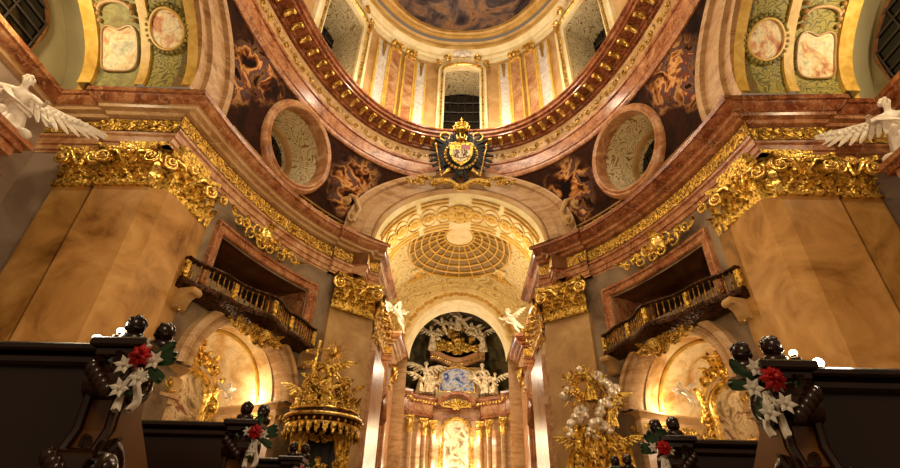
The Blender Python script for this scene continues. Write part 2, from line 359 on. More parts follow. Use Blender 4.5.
# ---------------------------------------------------------------- carved figures (one continuous skinned body each)
def skin_mesh(name,joints,edges,root,sub=2):
    names=list(joints); idx={k:i for i,k in enumerate(names)}
    me=bpy.data.meshes.new(name+'_skel'); me.from_pydata([joints[k][:3] for k in names],[(idx[a],idx[b]) for a,b in edges],[])
    o=bpy.data.objects.new(name+'_skel',me); C.objects.link(o)
    md=o.modifiers.new('s','SKIN'); md.use_smooth_shade=True
    for k,i in idx.items():
        sv=me.skin_vertices[0].data[i]; r=joints[k][3]; sv.radius=(r,r if len(joints[k])<5 else joints[k][4])
        sv.use_root=(k==root)
    m2=o.modifiers.new('u','SUBSURF'); m2.levels=sub; m2.render_levels=sub
    dg=bpy.context.evaluated_depsgraph_get(); dg.update()
    out=bpy.data.meshes.new_from_object(o.evaluated_get(dg)); out.name=name
    bpy.data.objects.remove(o); return out
def body(name,hip=(0,0,.52),lean=(0,0),arms=((-.1,.2,.9),(.1,.2,.9)),elb=None,feet=None,knees=None,head=(0,.02),chub=1.0,hd=1.0,sub=2,fingers=False):
    hx,hy,hz=hip; lx,ly=lean; J={}
    def P(k,x,y,z,r,r2=None): J[k]=(x,y,z,r*chub,(r2 or r)*chub)
    P('pelvis',hx,hy,hz,.075,.06); P('waist',hx+lx*.35,hy+ly*.35,hz+.1,.062,.052)
    cx,cy,cz=hx+lx*.8,hy+ly*.8,hz+.23*math.sqrt(max(.2,1-(lx*lx+ly*ly)*2)); P('chest',cx,cy,cz,.085,.065)
    nx_,ny_,nz=cx+lx*.25,cy+ly*.25,cz+.09; J['neck']=(nx_,ny_,nz,.034*chub,.034*chub)
    qx,qy=nx_+head[0],ny_+head[1]; J['chin']=(qx,qy+.01,nz+.045,.045*hd,.05*hd); J['head']=(qx,qy,nz+.10*hd,.060*hd,.064*hd); J['crown']=(qx,qy-.01,nz+.145*hd,.040*hd,.045*hd)
    ed=[('pelvis','waist'),('waist','chest'),('chest','neck'),('neck','chin'),('chin','head'),('head','crown')]
    for i,s in enumerate((-1,1)):
        t='LR'[i]; sh=(cx+s*.115,cy,cz+.035); P('sh'+t,*sh,.042); ha=arms[i]
        ha=Vector((cx+ha[0],cy+ha[1],hz+ha[2]-.52)); 
        el=Vector(elb[i]) + Vector((cx,cy,hz-.52)) if elb else (Vector(sh)+ha)/2+Vector((s*.06,-.03,-.04))
        P('el'+t,*el,.030); P('wr'+t,*ha,.020); dv=(ha-el).normalized(); 
        q=ha+dv*.045; P('pa'+t,*q,.020,.012); ed+=[('chest','sh'+t),('sh'+t,'el'+t),('el'+t,'wr'+t),('wr'+t,'pa'+t)]
        if fingers:
            sd=dv.cross(Vector((0,0,1))); sd=sd.normalized() if sd.length>.1 else Vector((1,0,0)); dn=Vector((0,0,-1))
            for f,(o_,ln) in enumerate(((-.016,.034),(-.005,.042),(.006,.039),(.017,.030))):
                a=q+sd*o_+dv*.016; b_=a+dv*ln*.55; c_=b_+dv*ln*.4+dn*ln*.3
                for nn_,pp in (('a',a),('b',b_),('c',c_)): J['f%s%d%s'%(t,f,nn_)]=(*pp,.0055,.0055)
                ed+=[('pa'+t,'f%s%da'%(t,f)),('f%s%da'%(t,f),'f%s%db'%(t,f)),('f%s%db'%(t,f),'f%s%dc'%(t,f))]
            a=ha+sd*-.024+dv*.012; b_=a+sd*-.014+dv*.02
            J['t%sa'%t]=(*a,.007,.007); J['t%sb'%t]=(*b_,.0055,.0055); ed+=[('wr'+t,'t%sa'%t),('t%sa'%t,'t%sb'%t)]
        kn=Vector(knees[i]) if knees else Vector((s*.065,.03,.28)); ft=Vector(feet[i]) if feet else Vector((s*.06,0,.04))
        P('hi'+t,hx+s*.055,hy,hz-.04,.062); P('kn'+t,*kn,.042); P('ca'+t,*(kn*.6+ft*.4),.038); P('an'+t,*ft,.022)
        tv=Vector((0,.07,-.02)) if abs((ft-kn).normalized().z)>.6 else (ft-kn).normalized()*.06; P('to'+t,*(ft+tv),.020,.014)
        ed+=[('pelvis','hi'+t),('hi'+t,'kn'+t),('kn'+t,'ca'+t),('ca'+t,'an'+t),('an'+t,'to'+t)]
    me=skin_mesh(name,J,ed,'pelvis',sub); me['hx']=qx; me['hy']=qy; me['hz']=nz+.10*hd; me['cx']=cx; me['cy']=cy; me['cz']=cz; me['hd']=hd
    mb=MB(); merge(mb,me,Matrix())
    z=nz+.10*hd                       # face: nose, brows, lips and ears on the same figure
    mb.tube([(qx,qy+.050*hd,z+.012),(qx,qy+.070*hd,z-.012),(qx,qy+.055*hd,z-.018)],[.006*hd,.010*hd,.006*hd],5)
    for s in (-1,1):
        mb.sphere((qx+s*.022*hd,qy+.052*hd,z+.008),(.009*hd,.006*hd,.006*hd),6,5); mb.sphere((qx+s*.058*hd,qy-.002,z-.002),(.006*hd,.010*hd,.016*hd),6,5)
        mb.tube([(qx+s*.010*hd,qy+.060*hd,z+.020*hd),(qx+s*.038*hd,qy+.046*hd,z+.020*hd)],.004*hd,4)
    mb.tube([(qx-.014*hd,qy+.056*hd,z-.035*hd),(qx,qy+.062*hd,z-.033*hd),(qx+.014*hd,qy+.056*hd,z-.035*hd)],.0045*hd,4)
    m=bpy.data.meshes.new(name); m.from_pydata([tuple(v) for v in mb.v],[],mb.f); m.polygons.foreach_set('use_smooth',[True]*len(m.polygons))
    for k in ('hx','hy','hz','cx','cy','cz','hd'): m[k]=me[k]
    return m
def hair_mb(me,seed=1,n=26,r=.022):
    rd=random.Random(seed); mb=MB(); h=me['hd']
    for i in range(n):
        a=rd.uniform(0,2*pi); e=rd.uniform(-.2,1); y=math.sin(a)
        if y>.35 and e<.55: continue
        ce=math.sqrt(max(0,1-e*e)); mb.sphere((me['hx']+.056*h*ce*math.cos(a),me['hy']-.006+.060*h*ce*y,me['hz']+.010+.062*h*e),r*h*rd.uniform(.8,1.2),7,5)
    return mb
def wing_mb(x,y,z,s,span=.5,rise=.35,back=-.06,n=9):
    mb=MB()
    arm=[Vector((x,y,z)),Vector((x+s*span*.25,y+back,z+rise*.55)),Vector((x+s*span*.55,y+back*1.3,z+rise*.8)),Vector((x+s*span*.8,y+back*1.5,z+rise))]
    mb.tube(arm,[.03,.035,.026,.012],7)
    for i in range(n):
        t=i/(n-1); k=t*3; j=min(int(k),2); b=arm[j].lerp(arm[j+1],k-j)
        L=span*(.35+.45*t); d=Vector((s*(.25+.85*t),back*.6,-1+.95*t)).normalized()
        side=d.cross(Vector((0,1,0))).normalized(); w=.032
        rows=[]
        for q in range(5):
            u=q/4; c=b+d*L*u+Vector((0,back*.5*u*u,0)); ww=w*(1-.1*u)*(1 if u<.9 else .45)
            rows.append([c-side*ww,c+Vector((0,.010,0)),c+side*ww,c+Vector((0,-.010,0))])
        mb.grid(rows,closed_u=True)
        for q in range(2):
            c=b+d*L*(.12+.18*q); mb.sphere(c+Vector((0,.012,0)),(.028,.012,.035),6,5)
    return mb
def drape_mb(pts,width=.06,amp=.018,n=22,seed=0,wdir=None):
    """a fluttering ribbon of cloth with folds and thickness along a curve"""
    pts=[Vector(p) for p in pts]; mb=MB(); rows=[]
    def cat(t):
        k=t*(len(pts)-1); j=min(int(k),len(pts)-2); f=k-j; p0=pts[max(j-1,0)];p1=pts[j];p2=pts[j+1];p3=pts[min(j+2,len(pts)-1)]
        return .5*((2*p1)+(p2-p0)*f+(2*p0-5*p1+4*p2-p3)*f*f+(3*p1-p0-3*p2+p3)*f**3)
    for i in range(n+1):
        t=i/n; p=cat(t); q=cat(min(t+.02,1))-cat(max(t-.02,0)); q.normalize(); wd=wdir or q.cross(Vector((0,0,1)))
        wd=Vector(wd); wd=wd.normalized() if wd.length>1e-3 else Vector((1,0,0)); nn=q.cross(wd).normalized(); row=[]
        for sgn,th in ((1,.006),(-1,-.006)):
            for j in range(7):
                f=(j/6-.5)*2*sgn; row.append(p+wd*width*f*(1+.15*math.sin(t*9+seed))+nn*(amp*math.sin(f*7+t*5+seed)+th))
        rows.append(row)
    mb.grid(rows,closed_u=True); return mb
def robe_mb(me,top=.62,bottom=.03,r0=.075,r1=.17,folds=9,cx=None,seed=0,sx=1,sy=1,dx=0,dy=0):
    mb=MB(); rows=[]; rd=random.Random(seed); ph=rd.uniform(0,6)
    x0,y0=0,0
    for i in range(12):
        t=i/11; z=top+(bottom-top)*t; row=[]
        for j in range(40):
            a=2*pi*j/40; r=(r0+(r1-r0)*t**.8)*(1+.13*t*math.sin(folds*a+ph+1.2*t)+.05*math.sin(3*a+2*ph))
            row.append(Vector((x0+dx*t+r*sx*math.cos(a),y0+dy*t+r*sy*math.sin(a),z)))
        rows.append(row)
    mb.grid(rows,closed_u=True); return mb
def mbmesh(mb,name,mat):
    m=bpy.data.meshes.new(name); m.from_pydata([tuple(v) for v in mb.v],[],mb.f); m.polygons.foreach_set('use_smooth',[True]*len(m.polygons)); m.materials.append(mat)
    m.set_sharp_from_angle(angle=R_(50)); return m
def TRS(loc,rz=0,s=1,rx=0,ry=0):
    return Matrix.Translation(loc)@Matrix.Rotation(rz,4,'Z')@Matrix.Rotation(rx,4,'X')@Matrix.Rotation(ry,4,'Y')@Matrix.Scale(s,4)
# ================================================================ SETTING
fl=MB(); fl.box((0,S*1.2,-.05),(S*3.4,S*6,.1)); fl.build('floor',M['floor'],kind='structure')
PH0,PH1=69.5,21.6
ENT_C=[(0,1.0),(0,.986),(.005,.984),(.010,.974),(.022,.966),(.026,.964),(.028,.956),(.040,.952),(.044,.944),(.055,.941)]
ENT_F=[(.055,.941),(.055,.890)]
ENT_A=[(.055,.890),(.048,.888),(.048,.880),(.053,.876),(.053,.858),(.057,.856),(.057,.842),(.061,.840),(.061,.833),(.095,.833)]
def curvepts(ab,d,a=PH0,b=PH1,n=44,step=None):
    pts=[]
    for ph in frange(a,b,n):
        x,y,nx,ny=se(*ab,ph); pts.append((-(x+nx*d),y+ny*d))
    return pts
def main_path():
    p=[(-1.05,-.35),(-1.05,.852),(-.975,.852),(-.975,.838)]
    c=curvepts(CORN,0)
    # the block of the entablature over the inner pilaster steps forward a little
    out=[]
    for ph in frange(PH0,PH1,48):
        d=.014 if ph<36 else 0
        x,y,nx,ny=se(*CORN,ph)
        if d and not any(o[2] for o in out if len(o)>2): 
            out.append((-(x),y,0)); out.append((-(x+nx*.014),y+ny*.014,1)); continue
        out.append((-(x+nx*d),y+ny*d,1 if d else 0))
    p+= [(o[0],o[1]) for o in out if o[1]>.842]
    p+= [(-.285,p[-1][1]+.004),(-.285,2.03),(-.345,2.03),(-.345,2.46),(-.300,2.46),(-.300,2.80)]
    return p
PATH=main_path()
for s in (-1,1):
    side='left' if s<0 else 'right'
    t=struct('trim_1' if s<0 else 'trim_2'); t['label']='%s great marble entablature running round the oval above the gilded capitals'%side
    mats=(M['red'],M['red2']) if s>0 else (M['pinktan'],M['red'])
    k=MB(); sweep_path(k,PATH,[(.30,1.0)]+ENT_C[:5],-s); k.build('cornice_crown',M['red'] if s<0 else M['red2'],t)
    k=MB(); sweep_path(k,PATH,ENT_C[4:],-s); k.build('cornice_bed',M['pinktan'] if s<0 else M['red'],t)
    k=MB(); sweep_path(k,PATH,ENT_F,-s); k.build('frieze',M['brown'],t)
    k=MB(); sweep_path(k,PATH,ENT_A,-s); k.build('architrave',M['pink'] if s<0 else M['red'],t)
    # gilded rinceaux on the frieze
    k=MB()
    def gstraight(a,b,z,d=0):
        ax,ay=a; bx,by=b; l=math.hypot(bx-ax,by-ay); ux,uy=(bx-ax)/l,(by-ay)/l; nx,ny=uy,-ux
        return (lambda u,v,w: W(-s*(ax+ux*u/S+nx*(w/S+d)),ay+uy*u/S+ny*(w/S+d),z)+Vector((0,0,v))),l*S
    g,l=gstraight((-.96,.893),(-.735,.893),.9155); scrollband(k,g,0,l,.50,.030,.55)
    g,l=gstraight((-1.03,.907),(-.975,.907),.9155); scrollband(k,g,0,l,.50,.030,.5)
    g,l=gstraight((-.34,1.70),(-.34,2.03),.9155); scrollband(k,g,0,l,.50,.030,.55)
    g=gcurve(CORN,66,.9155,-.055,s); L=g.total[66*20]-g.total[23*20]; scrollband(k,g,0,-L,.50,.030,.55)
    k.build('gilded_scrollwork',M['gold'],t,angle=60)
    # gilt backing panel of the frieze
    k=MB(); sweep_path(k,PATH,[(.053,.935),(.053,.896)],-s); k.build('frieze_panel',M['goldrelief'],t)

# ---- walls of the oval, with the chapel arch and the gallery opening cut through
CH=49.0
def wallpt(ph,z,s): return off(WALL,s*ph,0,z)
for s in (-1,1):
    side='left' if s<0 else 'right'
    w=struct('wall_'+side)
    fr=frame(WALL,s*CH,0); inv=fr.inverted()
    phs=frange(63.5,26,108); zs=frange(FL,.84,106); mb=MB(); vs=[wallpt(p,z,s) for p in phs for z in zs]; fs=[]; nz=len(zs)
    for i in range(len(phs)-1):
        for j in range(nz-1):
            c=wallpt((phs[i]+phs[i+1])/2,(zs[j]+zs[j+1])/2,s); q=inv@c; u=q.x/S; z=(q.z)/S
            zz=(c.z-E)/S
            if abs(u)<.180 and zz<.365: continue
            if zz>=.365 and u*u+(zz-.365)**2<.180**2: continue
            if abs(u)<.184 and .60<zz<.732: continue
            a=i*nz+j; fs.append((a,a+nz,a+nz+1,a+1))
    mb.add(vs,fs); mb.build('curved_wall',M['grey'],w)
    k=MB()
    k.prism([(s*S*.75,S*.915),(s*S*1.30,S*.915),(s*S*1.30,S*.99),(s*S*.75,S*.99)],0,S*1.0+E); k.build('pier_wall',M['mauve'],w)
    k=MB(); k.prism([(s*S*1.09,-S*.35),(s*S*1.30,-S*.35),(s*S*1.30,S*.915),(s*S*1.09,S*.915)],0,S*1.0+E); k.build('outer_wall',M['mauve'],w)
    # choir side wall below the cornice
    k=MB(); k.prism([(s*S*.345,S*1.66),(s*S*.46,S*1.66),(s*S*.46,S*2.04),(s*S*.345,S*2.04)],0,S*.99+E)
    k.prism([(s*S*.405,S*2.03),(s*S*.46,S*2.03),(s*S*.46,S*2.84),(s*S*.405,S*2.84)],0,S*.99+E); k.build('choir_wall',M['pinktan'],w)
    k=MB(); k.prism([(s*S*.365,S*2.46),(s*S*.41,S*2.46),(s*S*.41,S*2.80),(s*S*.365,S*2.80)],0,S*.83+E); k.build('choir_pier',M['pink'],w)

# ---- the belt of pendentives between cornice and dome ring
OC=(49.5,1.19)
def belt(ph,z,d=0): return off(belt_ab(z),ph,d,z)
def belt_y(x,z):
    a,b=belt_ab(z); q=1-min(1,(abs(x)/a)**NX); return CY+b*q**(1/NX)
def belt_x(y,z):
    a,b=belt_ab(z); q=1-min(1,(abs(y-CY)/b)**NX); return a*q**(1/NX)
pend=struct('ceiling')
figure_patches(M['pend'],[(tuple(belt(q*p,z)),r) for q in (-1,1) for p,z,r in ((34.5,1.22,1.15),(62,1.27,1.2),(64.5,1.18,.9),(36,1.13,.7))],['#1a0e08','#22130a','#5a2c14','#a8682f','#d8a468','#7c3a1c','#4c4a50','#8a5a30','#24140b','#160c07'])
for s in (-1,1):
    oc=belt(s*OC[0],OC[1]); mb=MB(); phs=frange(0,118,190); zs=frange(.985,1.345,36); vs=[];fs=[];nz=len(zs)
    for p in phs:
        for z in zs: vs.append(belt(s*p,z))
    for i in range(len(phs)-1):
        for j in range(nz-1):
            c=belt(s*(phs[i]+phs[i+1])/2,(zs[j]+zs[j+1])/2); x=abs(c.x/S); y=c.y/S; z=(c.z-E)/S
            if y>1 and (x/.385)**2+((z-1)/.32)**2<1: continue
            if phs[i]>58 and ((y-CY)/.53)**2+((z-1)/.315)**2<1: continue
            if (c-oc).length<.150*S: continue
            a=i*nz+j; fs.append((a,a+nz,a+nz+1,a+1))
    mb.add(vs,fs); mb.build('painted_pendentive',M['pend'],pend)
    # gilded strip along the foot of the pendentive
    k=MB(); g=gcurve(belt_ab(1.03),60,1.035,.004,s); L=g.total[60*20]-g.total[35*20]; scrollband(k,g,0,-L,.42,.030,.5); k.build('gilded_foot_band',M['gold'],pend,angle=60)
    k=MB(); sweep_curve(k,belt_ab(1.03),[s*p for p in frange(62,33,40)],[(-.01,1.062),(.006,1.062),(.010,1.056),(.004,1.052),(.004,1.012),(.012,1.008),(.012,.998)]); k.build('foot_moulding',M['tan'],pend)

# ---- oculi: round deep windows in the pendentives
def oculus(s,name):
    w=struct(name); fr=frame(belt_ab(OC[1]),s*OC[0],OC[1]); fr2=fr@Matrix.Rotation(R_(-9),4,'X'); 
    m=S
    k=MB(); k.lathe([(.134*m,-.30),(.134*m,.10),(.138*m,.26),(.144*m,.30),(.150*m,.22),(.156*m,.26),(.163*m,.20),(.168*m,.06),(.170*m,-.5)],64,fr2,axis='y',caps=False); k.build('frame',M['pink'],w)
    k=MB(); k.lathe([(.136*m,-.28),(.132*m,-.6),(.118*m,-1.6),(.108*m,-2.3)],64,fr2,axis='y',caps=False); k.build('painted_reveal',M['scroll_tan'],w)
    k=MB(); k.lathe([(.122*m,-1.7),(.117*m,-1.65),(.112*m,-1.75),(.112*m,-2.2)],48,fr2,axis='y',caps=False); k.build('inner_moulding',M['tan'],w)
    k=MB(); k.lathe([(.001,-2.22),(.118*m,-2.22)],48,fr2,axis='y',caps=False); k.build('pane',M['glass'],w)
    k=MB()
    for q in (-.07,-.035,0,.035,.07):
        h=math.sqrt(.112**2-q*q)*m
        k.tube([fr2@Vector((q*m,-2.18,-h)),fr2@Vector((q*m,-2.18,h))],.025,4); k.tube([fr2@Vector((-h,-2.18,q*m)),fr2@Vector((h,-2.18,q*m))],.025,4)
    k.build('muntin',M['muntin'],w)
oculus(-1,'window_1'); oculus(1,'window_2')

# ---- dome ring
ring=struct('trim_3'); 
PHR=[s for s in frange(-125,125,200)]
def rs(prof,name,mat,phs=PHR,par=ring): k=MB(); sweep_curve(k,RING,phs,prof); return k.build(name,mat,par)
rs([(-.03,1.333),(.006,1.333),(.010,1.340),(.010,1.352),(.014,1.356),(.016,1.405),(.022,1.408),(.024,1.418)],'architrave',M['red'])
rs([(.024,1.418),(.022,1.424),(.025,1.445),(.031,1.462),(.034,1.468)],'frieze',M['tan'])
rs([(.034,1.468),(.044,1.470),(.046,1.478),(.052,1.480),(.054,1.492),(.100,1.494),(.101,1.503),(.110,1.506),(.113,1.514),(.120,1.518),(.120,1.526),(.06,1.530),(.0,1.534)],'cornice',M['red2'])
k=MB()
for s in (-1,1):
    g=gcurve(RING,0,1.444,.028,s); L=g.total[95*20]; scrollband(k,g,1.3,L,.42,.032,.62)
k.build('gilded_scrollwork',M['goldfine'],ring,angle=60)
# modillions: one moulded gilt bracket, repeated round the ring
k=MB(); k.box((0,.0,.075),(.26,.56,.05),bev=.02)
rows=[]
for i in range(9):
    t=i/8; y=-.26+.52*t; z=-.02-.10*math.cos(t*pi*1.1)*(1-.4*t); rows.append([Vector((-.09,y,.06)),Vector((-.10,y,z)),Vector((-.05,y,z-.05)),Vector((.05,y,z-.05)),Vector((.10,y,z)),Vector((.09,y,.06))])
k.grid(rows); k.sphere((0,.24,.0),(.11,.09,.10),10,7); k.sphere((0,-.22,-.08),(.11,.10,.12),10,7); k.tube([(-.11,.24,0),(.11,.24,0)],.06,8)
modm=mbmesh(k,'modillion',M['gold2'])
g0=gcurve(RING,0,1.483,.078,1); tot=g0.total[80*20]; nmod=25
for s in (-1,1):
    for i in range(nmod):
        a=(i+.5)*tot/nmod
        import bisect
        ph=bisect.bisect_left(g0.total,a)*.05
        obj_from(modm,'modillion',None,ring,frame(RING,s*ph,1.486,.074)@Matrix.Scale(.86,4))

# ---- drum: wall, windows, painted pilasters, cornice and dome painting
WIN=[0,47,-47,94,-94]
def insidewin(ph,z,mar=0):
    for w in WIN:
        half=7.2 if w==0 else 6.0
        if abs(ph-w)<half+mar and z<1.985: return True
    return False
drum=struct('wall_drum'); drum.name='wall_back'
mb=MB(); phs=frange(-118,118,590); zs=[1.50,1.6,1.75,1.985,2.02,2.06]; vs=[off(DRUM,p,0,z) for p in phs for z in zs]; fs=[];nz=len(zs)
for i in range(len(phs)-1):
    for j in range(nz-1):
        if insidewin((phs[i]+phs[i+1])/2,(zs[j]+zs[j+1])/2): continue
        a=i*nz+j; fs.append((a,a+nz,a+nz+1,a+1))
mb.add(vs,fs); mb.build('drum_wall',M['tan'],drum)
def ds(prof,name,mat,a,b,n=8,par=drum): k=MB(); sweep_curve(k,DRUM,frange(a,b,n),prof); 
DC=[(0,2.03),(.006,2.03),(.010,2.04),(.010,2.055),(.020,2.06),(.022,2.075),(.034,2.08),(.046,2.092),(.050,2.10),(.050,2.112),(.040,2.118),(.040,2.135),(.052,2.142),(.060,2.155),(.075,2.165),(.080,2.18)]
k=MB(); sweep_curve(k,DRUM,frange(-118,118,180),DC[:8]); k.build('drum_architrave',M['cream'],drum)
k=MB(); sweep_curve(k,DRUM,frange(-118,118,180),DC[7:13]); k.build('drum_frieze',M['goldstone'],drum)
k=MB(); 
def dome_pt(ph,q):
    # q 0..1 from rim to crown of the painted dome
    a=.52; b=1.085; x,y,_,_=se(a,b,ph); f=math.cos(q*pi/2); return W(x*f,CY+(y-CY)*f,2.185+.42*math.sin(q*pi/2))
rows=[]
for ph in frange(-180,180,160):
    ab=(.635,1.172); p0=off(ab,ph,.060,2.155); r=dome_pt(ph,0); up=Vector((0,0,1))
    rows.append([p0,p0+up*.10,p0.lerp(r,.35)+up*-.02,p0.lerp(r,.4)+up*.10,p0.lerp(r,.7)+up*.04,p0.lerp(r,.75)+up*.14,r+up*-.10,r])
k.grid(rows); k.build('dome_cornice',M['goldstone'],drum)
mb=MB(); mb.grid([[dome_pt(ph,q) for q in frange(0,1,16)] for ph in frange(-180,180,120)]); 
dm=mb.build('ceiling_dome',M['dome'],kind='structure'); 
# drum windows
for wi,w in enumerate(WIN[:3]):
    half=7.2 if w==0 else 6.0
    wn=struct('window_%d'%(3+wi))
    zt=1.985; dep=-.19
    # reveal: jambs and arched, painted soffit
    k=MB(); rows=[]
    for d in frange(0,dep,6):
        row=[off(DRUM,w-half,d,1.50)]
        for t in frange(pi,0,16): row.append(off(DRUM,w+half*math.cos(t),d,1.955+.03*math.sin(t)*(1+.0*d)+(-d)*.25))
        row.append(off(DRUM,w+half,d,1.50)); rows.append(row)
    k.grid(rows); k.build('painted_reveal',M['scroll_tan'],wn)
    k=MB(); k.grid([[off(DRUM,w+half*u,dep+.004,z) for z in (1.50,2.05)] for u in frange(-1,1,8)]); k.build('pane',M['glass'],wn)
    k=MB()
    for u in frange(-1,1,5): k.tube([off(DRUM,w+half*u,dep+.008,1.5),off(DRUM,w+half*u,dep+.008,2.04)],.04,4)
    for z in frange(1.55,2.03,7): k.tube([off(DRUM,w+half*u,dep+.008,z) for u in frange(-1,1,6)],.04,4)
    k.build('muntin',M['muntin'],wn)
    # surround
    k=MB(); pth=[(w-half,1.52)]+[(w-half,1.95)]+[(w+half*math.cos(t),1.955+.035*math.sin(t)) for t in frange(pi,0,14)]+[(w+half,1.95),(w+half,1.52)]
    def surround(k,pth,prof,cx):
        rows=[]
        for i,(ph,z) in enumerate(pth):
            ex=(ph-cx); nzf=1 if z>1.9 else 0; f=[]
            for o_,d in prof:
                pp=ph+math.copysign(1,ex)*(o_/.0135)*(abs(ex)/half) ; zz=z+o_*nzf*math.sqrt(max(0,1-(ex/half)**2))+ (o_*.35 if nzf else 0)
                f.append(off(DRUM,pp,d,zz))
            rows.append(f)
        k.grid(rows)
    surround(k,pth,[(0,-.004),(0,.012),(.010,.014),(.012,.022),(.026,.024),(.030,.016),(.040,.016),(.042,0)],w); k.build('gilded_surround',M['cream'],wn)
    k=MB(); surround(k,pth,[(.011,.020),(.014,.027),(.022,.028),(.026,.022)],w); k.build('gilded_fillet',M['gold2'],wn)
    # stucco shell and volutes on the hood
    fr=frame(DRUM,w,2.035,.045); g=gframe(fr); k=MB()
    for i in range(11):
        a=R_(200-22*i)*1.0; a=pi*(i/10); L=.52
        k.tube([g(0,-.05,.05),g(L*.55*math.cos(a),L*.5*math.sin(a),.16),g(L*math.cos(a),L*.85*math.sin(a),.10)],[.03,.06,.075],6)
    k.sphere(g(0,0,.1),.13,8,6); k.build('stucco_shell',M['statue'],wn)
    k=MB(); 
    for sg in (-1,1):
        put_spiral(k,g,sg*.85,-.12,.28,1.5,pi/2,-sg,.06); put_spiral(k,g,sg*1.35,-.5,.22,1.5,pi/2,-sg,.05); leaf(k,g,sg*.75,-.4,.5,.1,.15,sg*.1)
        leaf(k,g,sg*1.45,-1.25,.7,.12,.12)
    k.build('gilded_volute',M['gold2'],wn)
# drum pilasters: each is a thing with shaft, gilt edges and capital
def drum_pil(ph0,ph1,mat,lab,grp,lowcap):
    c=(ph0+ph1)/2; base=off(DRUM,c,0,1.53); e=empty('drum_pilaster',base,label=lab,cat='pilaster',group=grp)
    k=MB(); k.grid([[off(DRUM,p,d,z) for p,d in ((ph0,0),(ph0,.010),(ph1,.010),(ph1,0))] for z in (1.53,1.99)]); k.build('shaft',mat,e)
    for a,b in ((ph0-.5,ph0+.15),(ph1-.15,ph1+.5)):
        k=MB(); k.grid([[off(DRUM,p,d,z) for p,d in ((a,0),(a,.013),(b,.013),(b,0))] for z in (1.53,1.99)]); k.build('gilded_edge',M['goldpaint'],e)
    fr=frame(DRUM,c,1.99,.012); g=gframe(fr); wd=(off(DRUM,ph0,0,1)-off(DRUM,ph1,0,1)).length
    k=MB()
    if lowcap:
        for u in frange(-wd*.4,wd*.4,2): leaf(k,g,u,.0,.38,wd*.16,.16)
        for sg in (-1,1): put_spiral(k,g,sg*wd*.42,.40,.13,1.4,pi/2,-sg,.035,.12)
        k.box((0,.10,.50),(wd*1.1,.34,.07),fr,bev=.02); k.box((0,.06,-.02),(wd*1.05,.16,.05),fr,bev=.01)
        k.build('capital',M['gold2'],e)
    else:
        leaf(k,g,0,-.7,.7,wd*.2,.08); leaf(k,g,0,-1.2,.6,wd*.12,.05); k.build('gilded_drop',M['goldfine'],e)
seq=[(15.6,19.2,'white_marble',0),(20.3,24.0,'pinktan',1),(26.2,29.8,'pinktan',1),(30.9,34.6,'white_marble',0)]
wh={1:'right',-1:'left'}
for s in (-1,1):
    for base,tag_ in ((0,'right beside the central dome window, %s side'%wh[s]),(47,'past the %s dome window'%wh[s])):
        for i,(a,b,mt,cap) in enumerate(seq):
            a2,b2=(base*1.0+a,base*1.0+b)
            pos_='inner' if i<2 else 'outer'
            lab='%s %s drum pilaster, %s'%(pos_,'white marble' if mt=='white_marble' else 'pink gold-capped',tag_)
            lo,hi=(s*a2,s*b2) if s>0 else (s*b2,s*a2)
            drum_pil(lo,hi,M['white_marble'] if mt=='white_marble' else M['pink'],lab,'marble pilasters of the dome drum',cap)

# ---- arches
def archloft(par,name,mat,pts,ts):
    """pts: list of functions of angle giving a point"""
    k=MB(); k.grid([[f(t) for f in pts] for t in ts]); return k.build(name,mat,par,angle=30)
TS=frange(0,pi,72)
def chp(w,h,d):   # a point of the choir archivolt, d towards the nave
    def f(t):
        x=w*math.cos(t); z=1+h*math.sin(t); return W(x,belt_y(x,z)-d,z)
    return f
ca=struct('trim_4')
archloft(ca,'archivolt',M['pinktan'],[chp(.440,.362,-.02),chp(.440,.362,.030),chp(.432,.354,.036),chp(.420,.344,.034),chp(.418,.342,.020),chp(.385,.318,.018),chp(.383,.316,.026),chp(.352,.293,.028),chp(.350,.291,.020)],TS)
archloft(ca,'inner_moulding',M['tan'],[chp(.350,.291,.020),chp(.346,.289,.030),chp(.340,.285,.030),chp(.340,.285,.0)],TS)
def sof(w,h,y):
    return lambda t: (lambda x,z: W(x,(belt_y(x,z) if y is None else y),z))(w*math.cos(t),1+h*math.sin(t))
archloft(ca,'stucco_soffit',M['cream'],[sof(.340,.285,None)]+[sof(.340,.285,y) for y in (1.66,1.75,1.82,1.90)],TS)
archloft(ca,'rear_edge',M['cream'],[sof(.340,.285,1.90),sof(.345,.290,1.905),sof(.50,.50,1.91)],TS)
k=MB()
for y in (1.665,1.69,1.855,1.88):
    for a,b in ((.30,.98),(1.05,1.42),(1.72,2.09),(2.16,2.84)):
        k.tube([sof(.336,.281,y)(t) for t in frange(a,b,14)],.06,6)
k.build('soffit_moulding',M['goldpaint'],ca)
ros=MB(); ros.sphere((0,0,0),(.14,.14,.09),10,6)
for i in range(8):
    a=i*pi/4; ros.sphere((.26*math.cos(a),.26*math.sin(a),0),(.14,.14,.06) ,8,5)
rosm=mbmesh(ros,'gilded_rosette',M['goldpaint'])
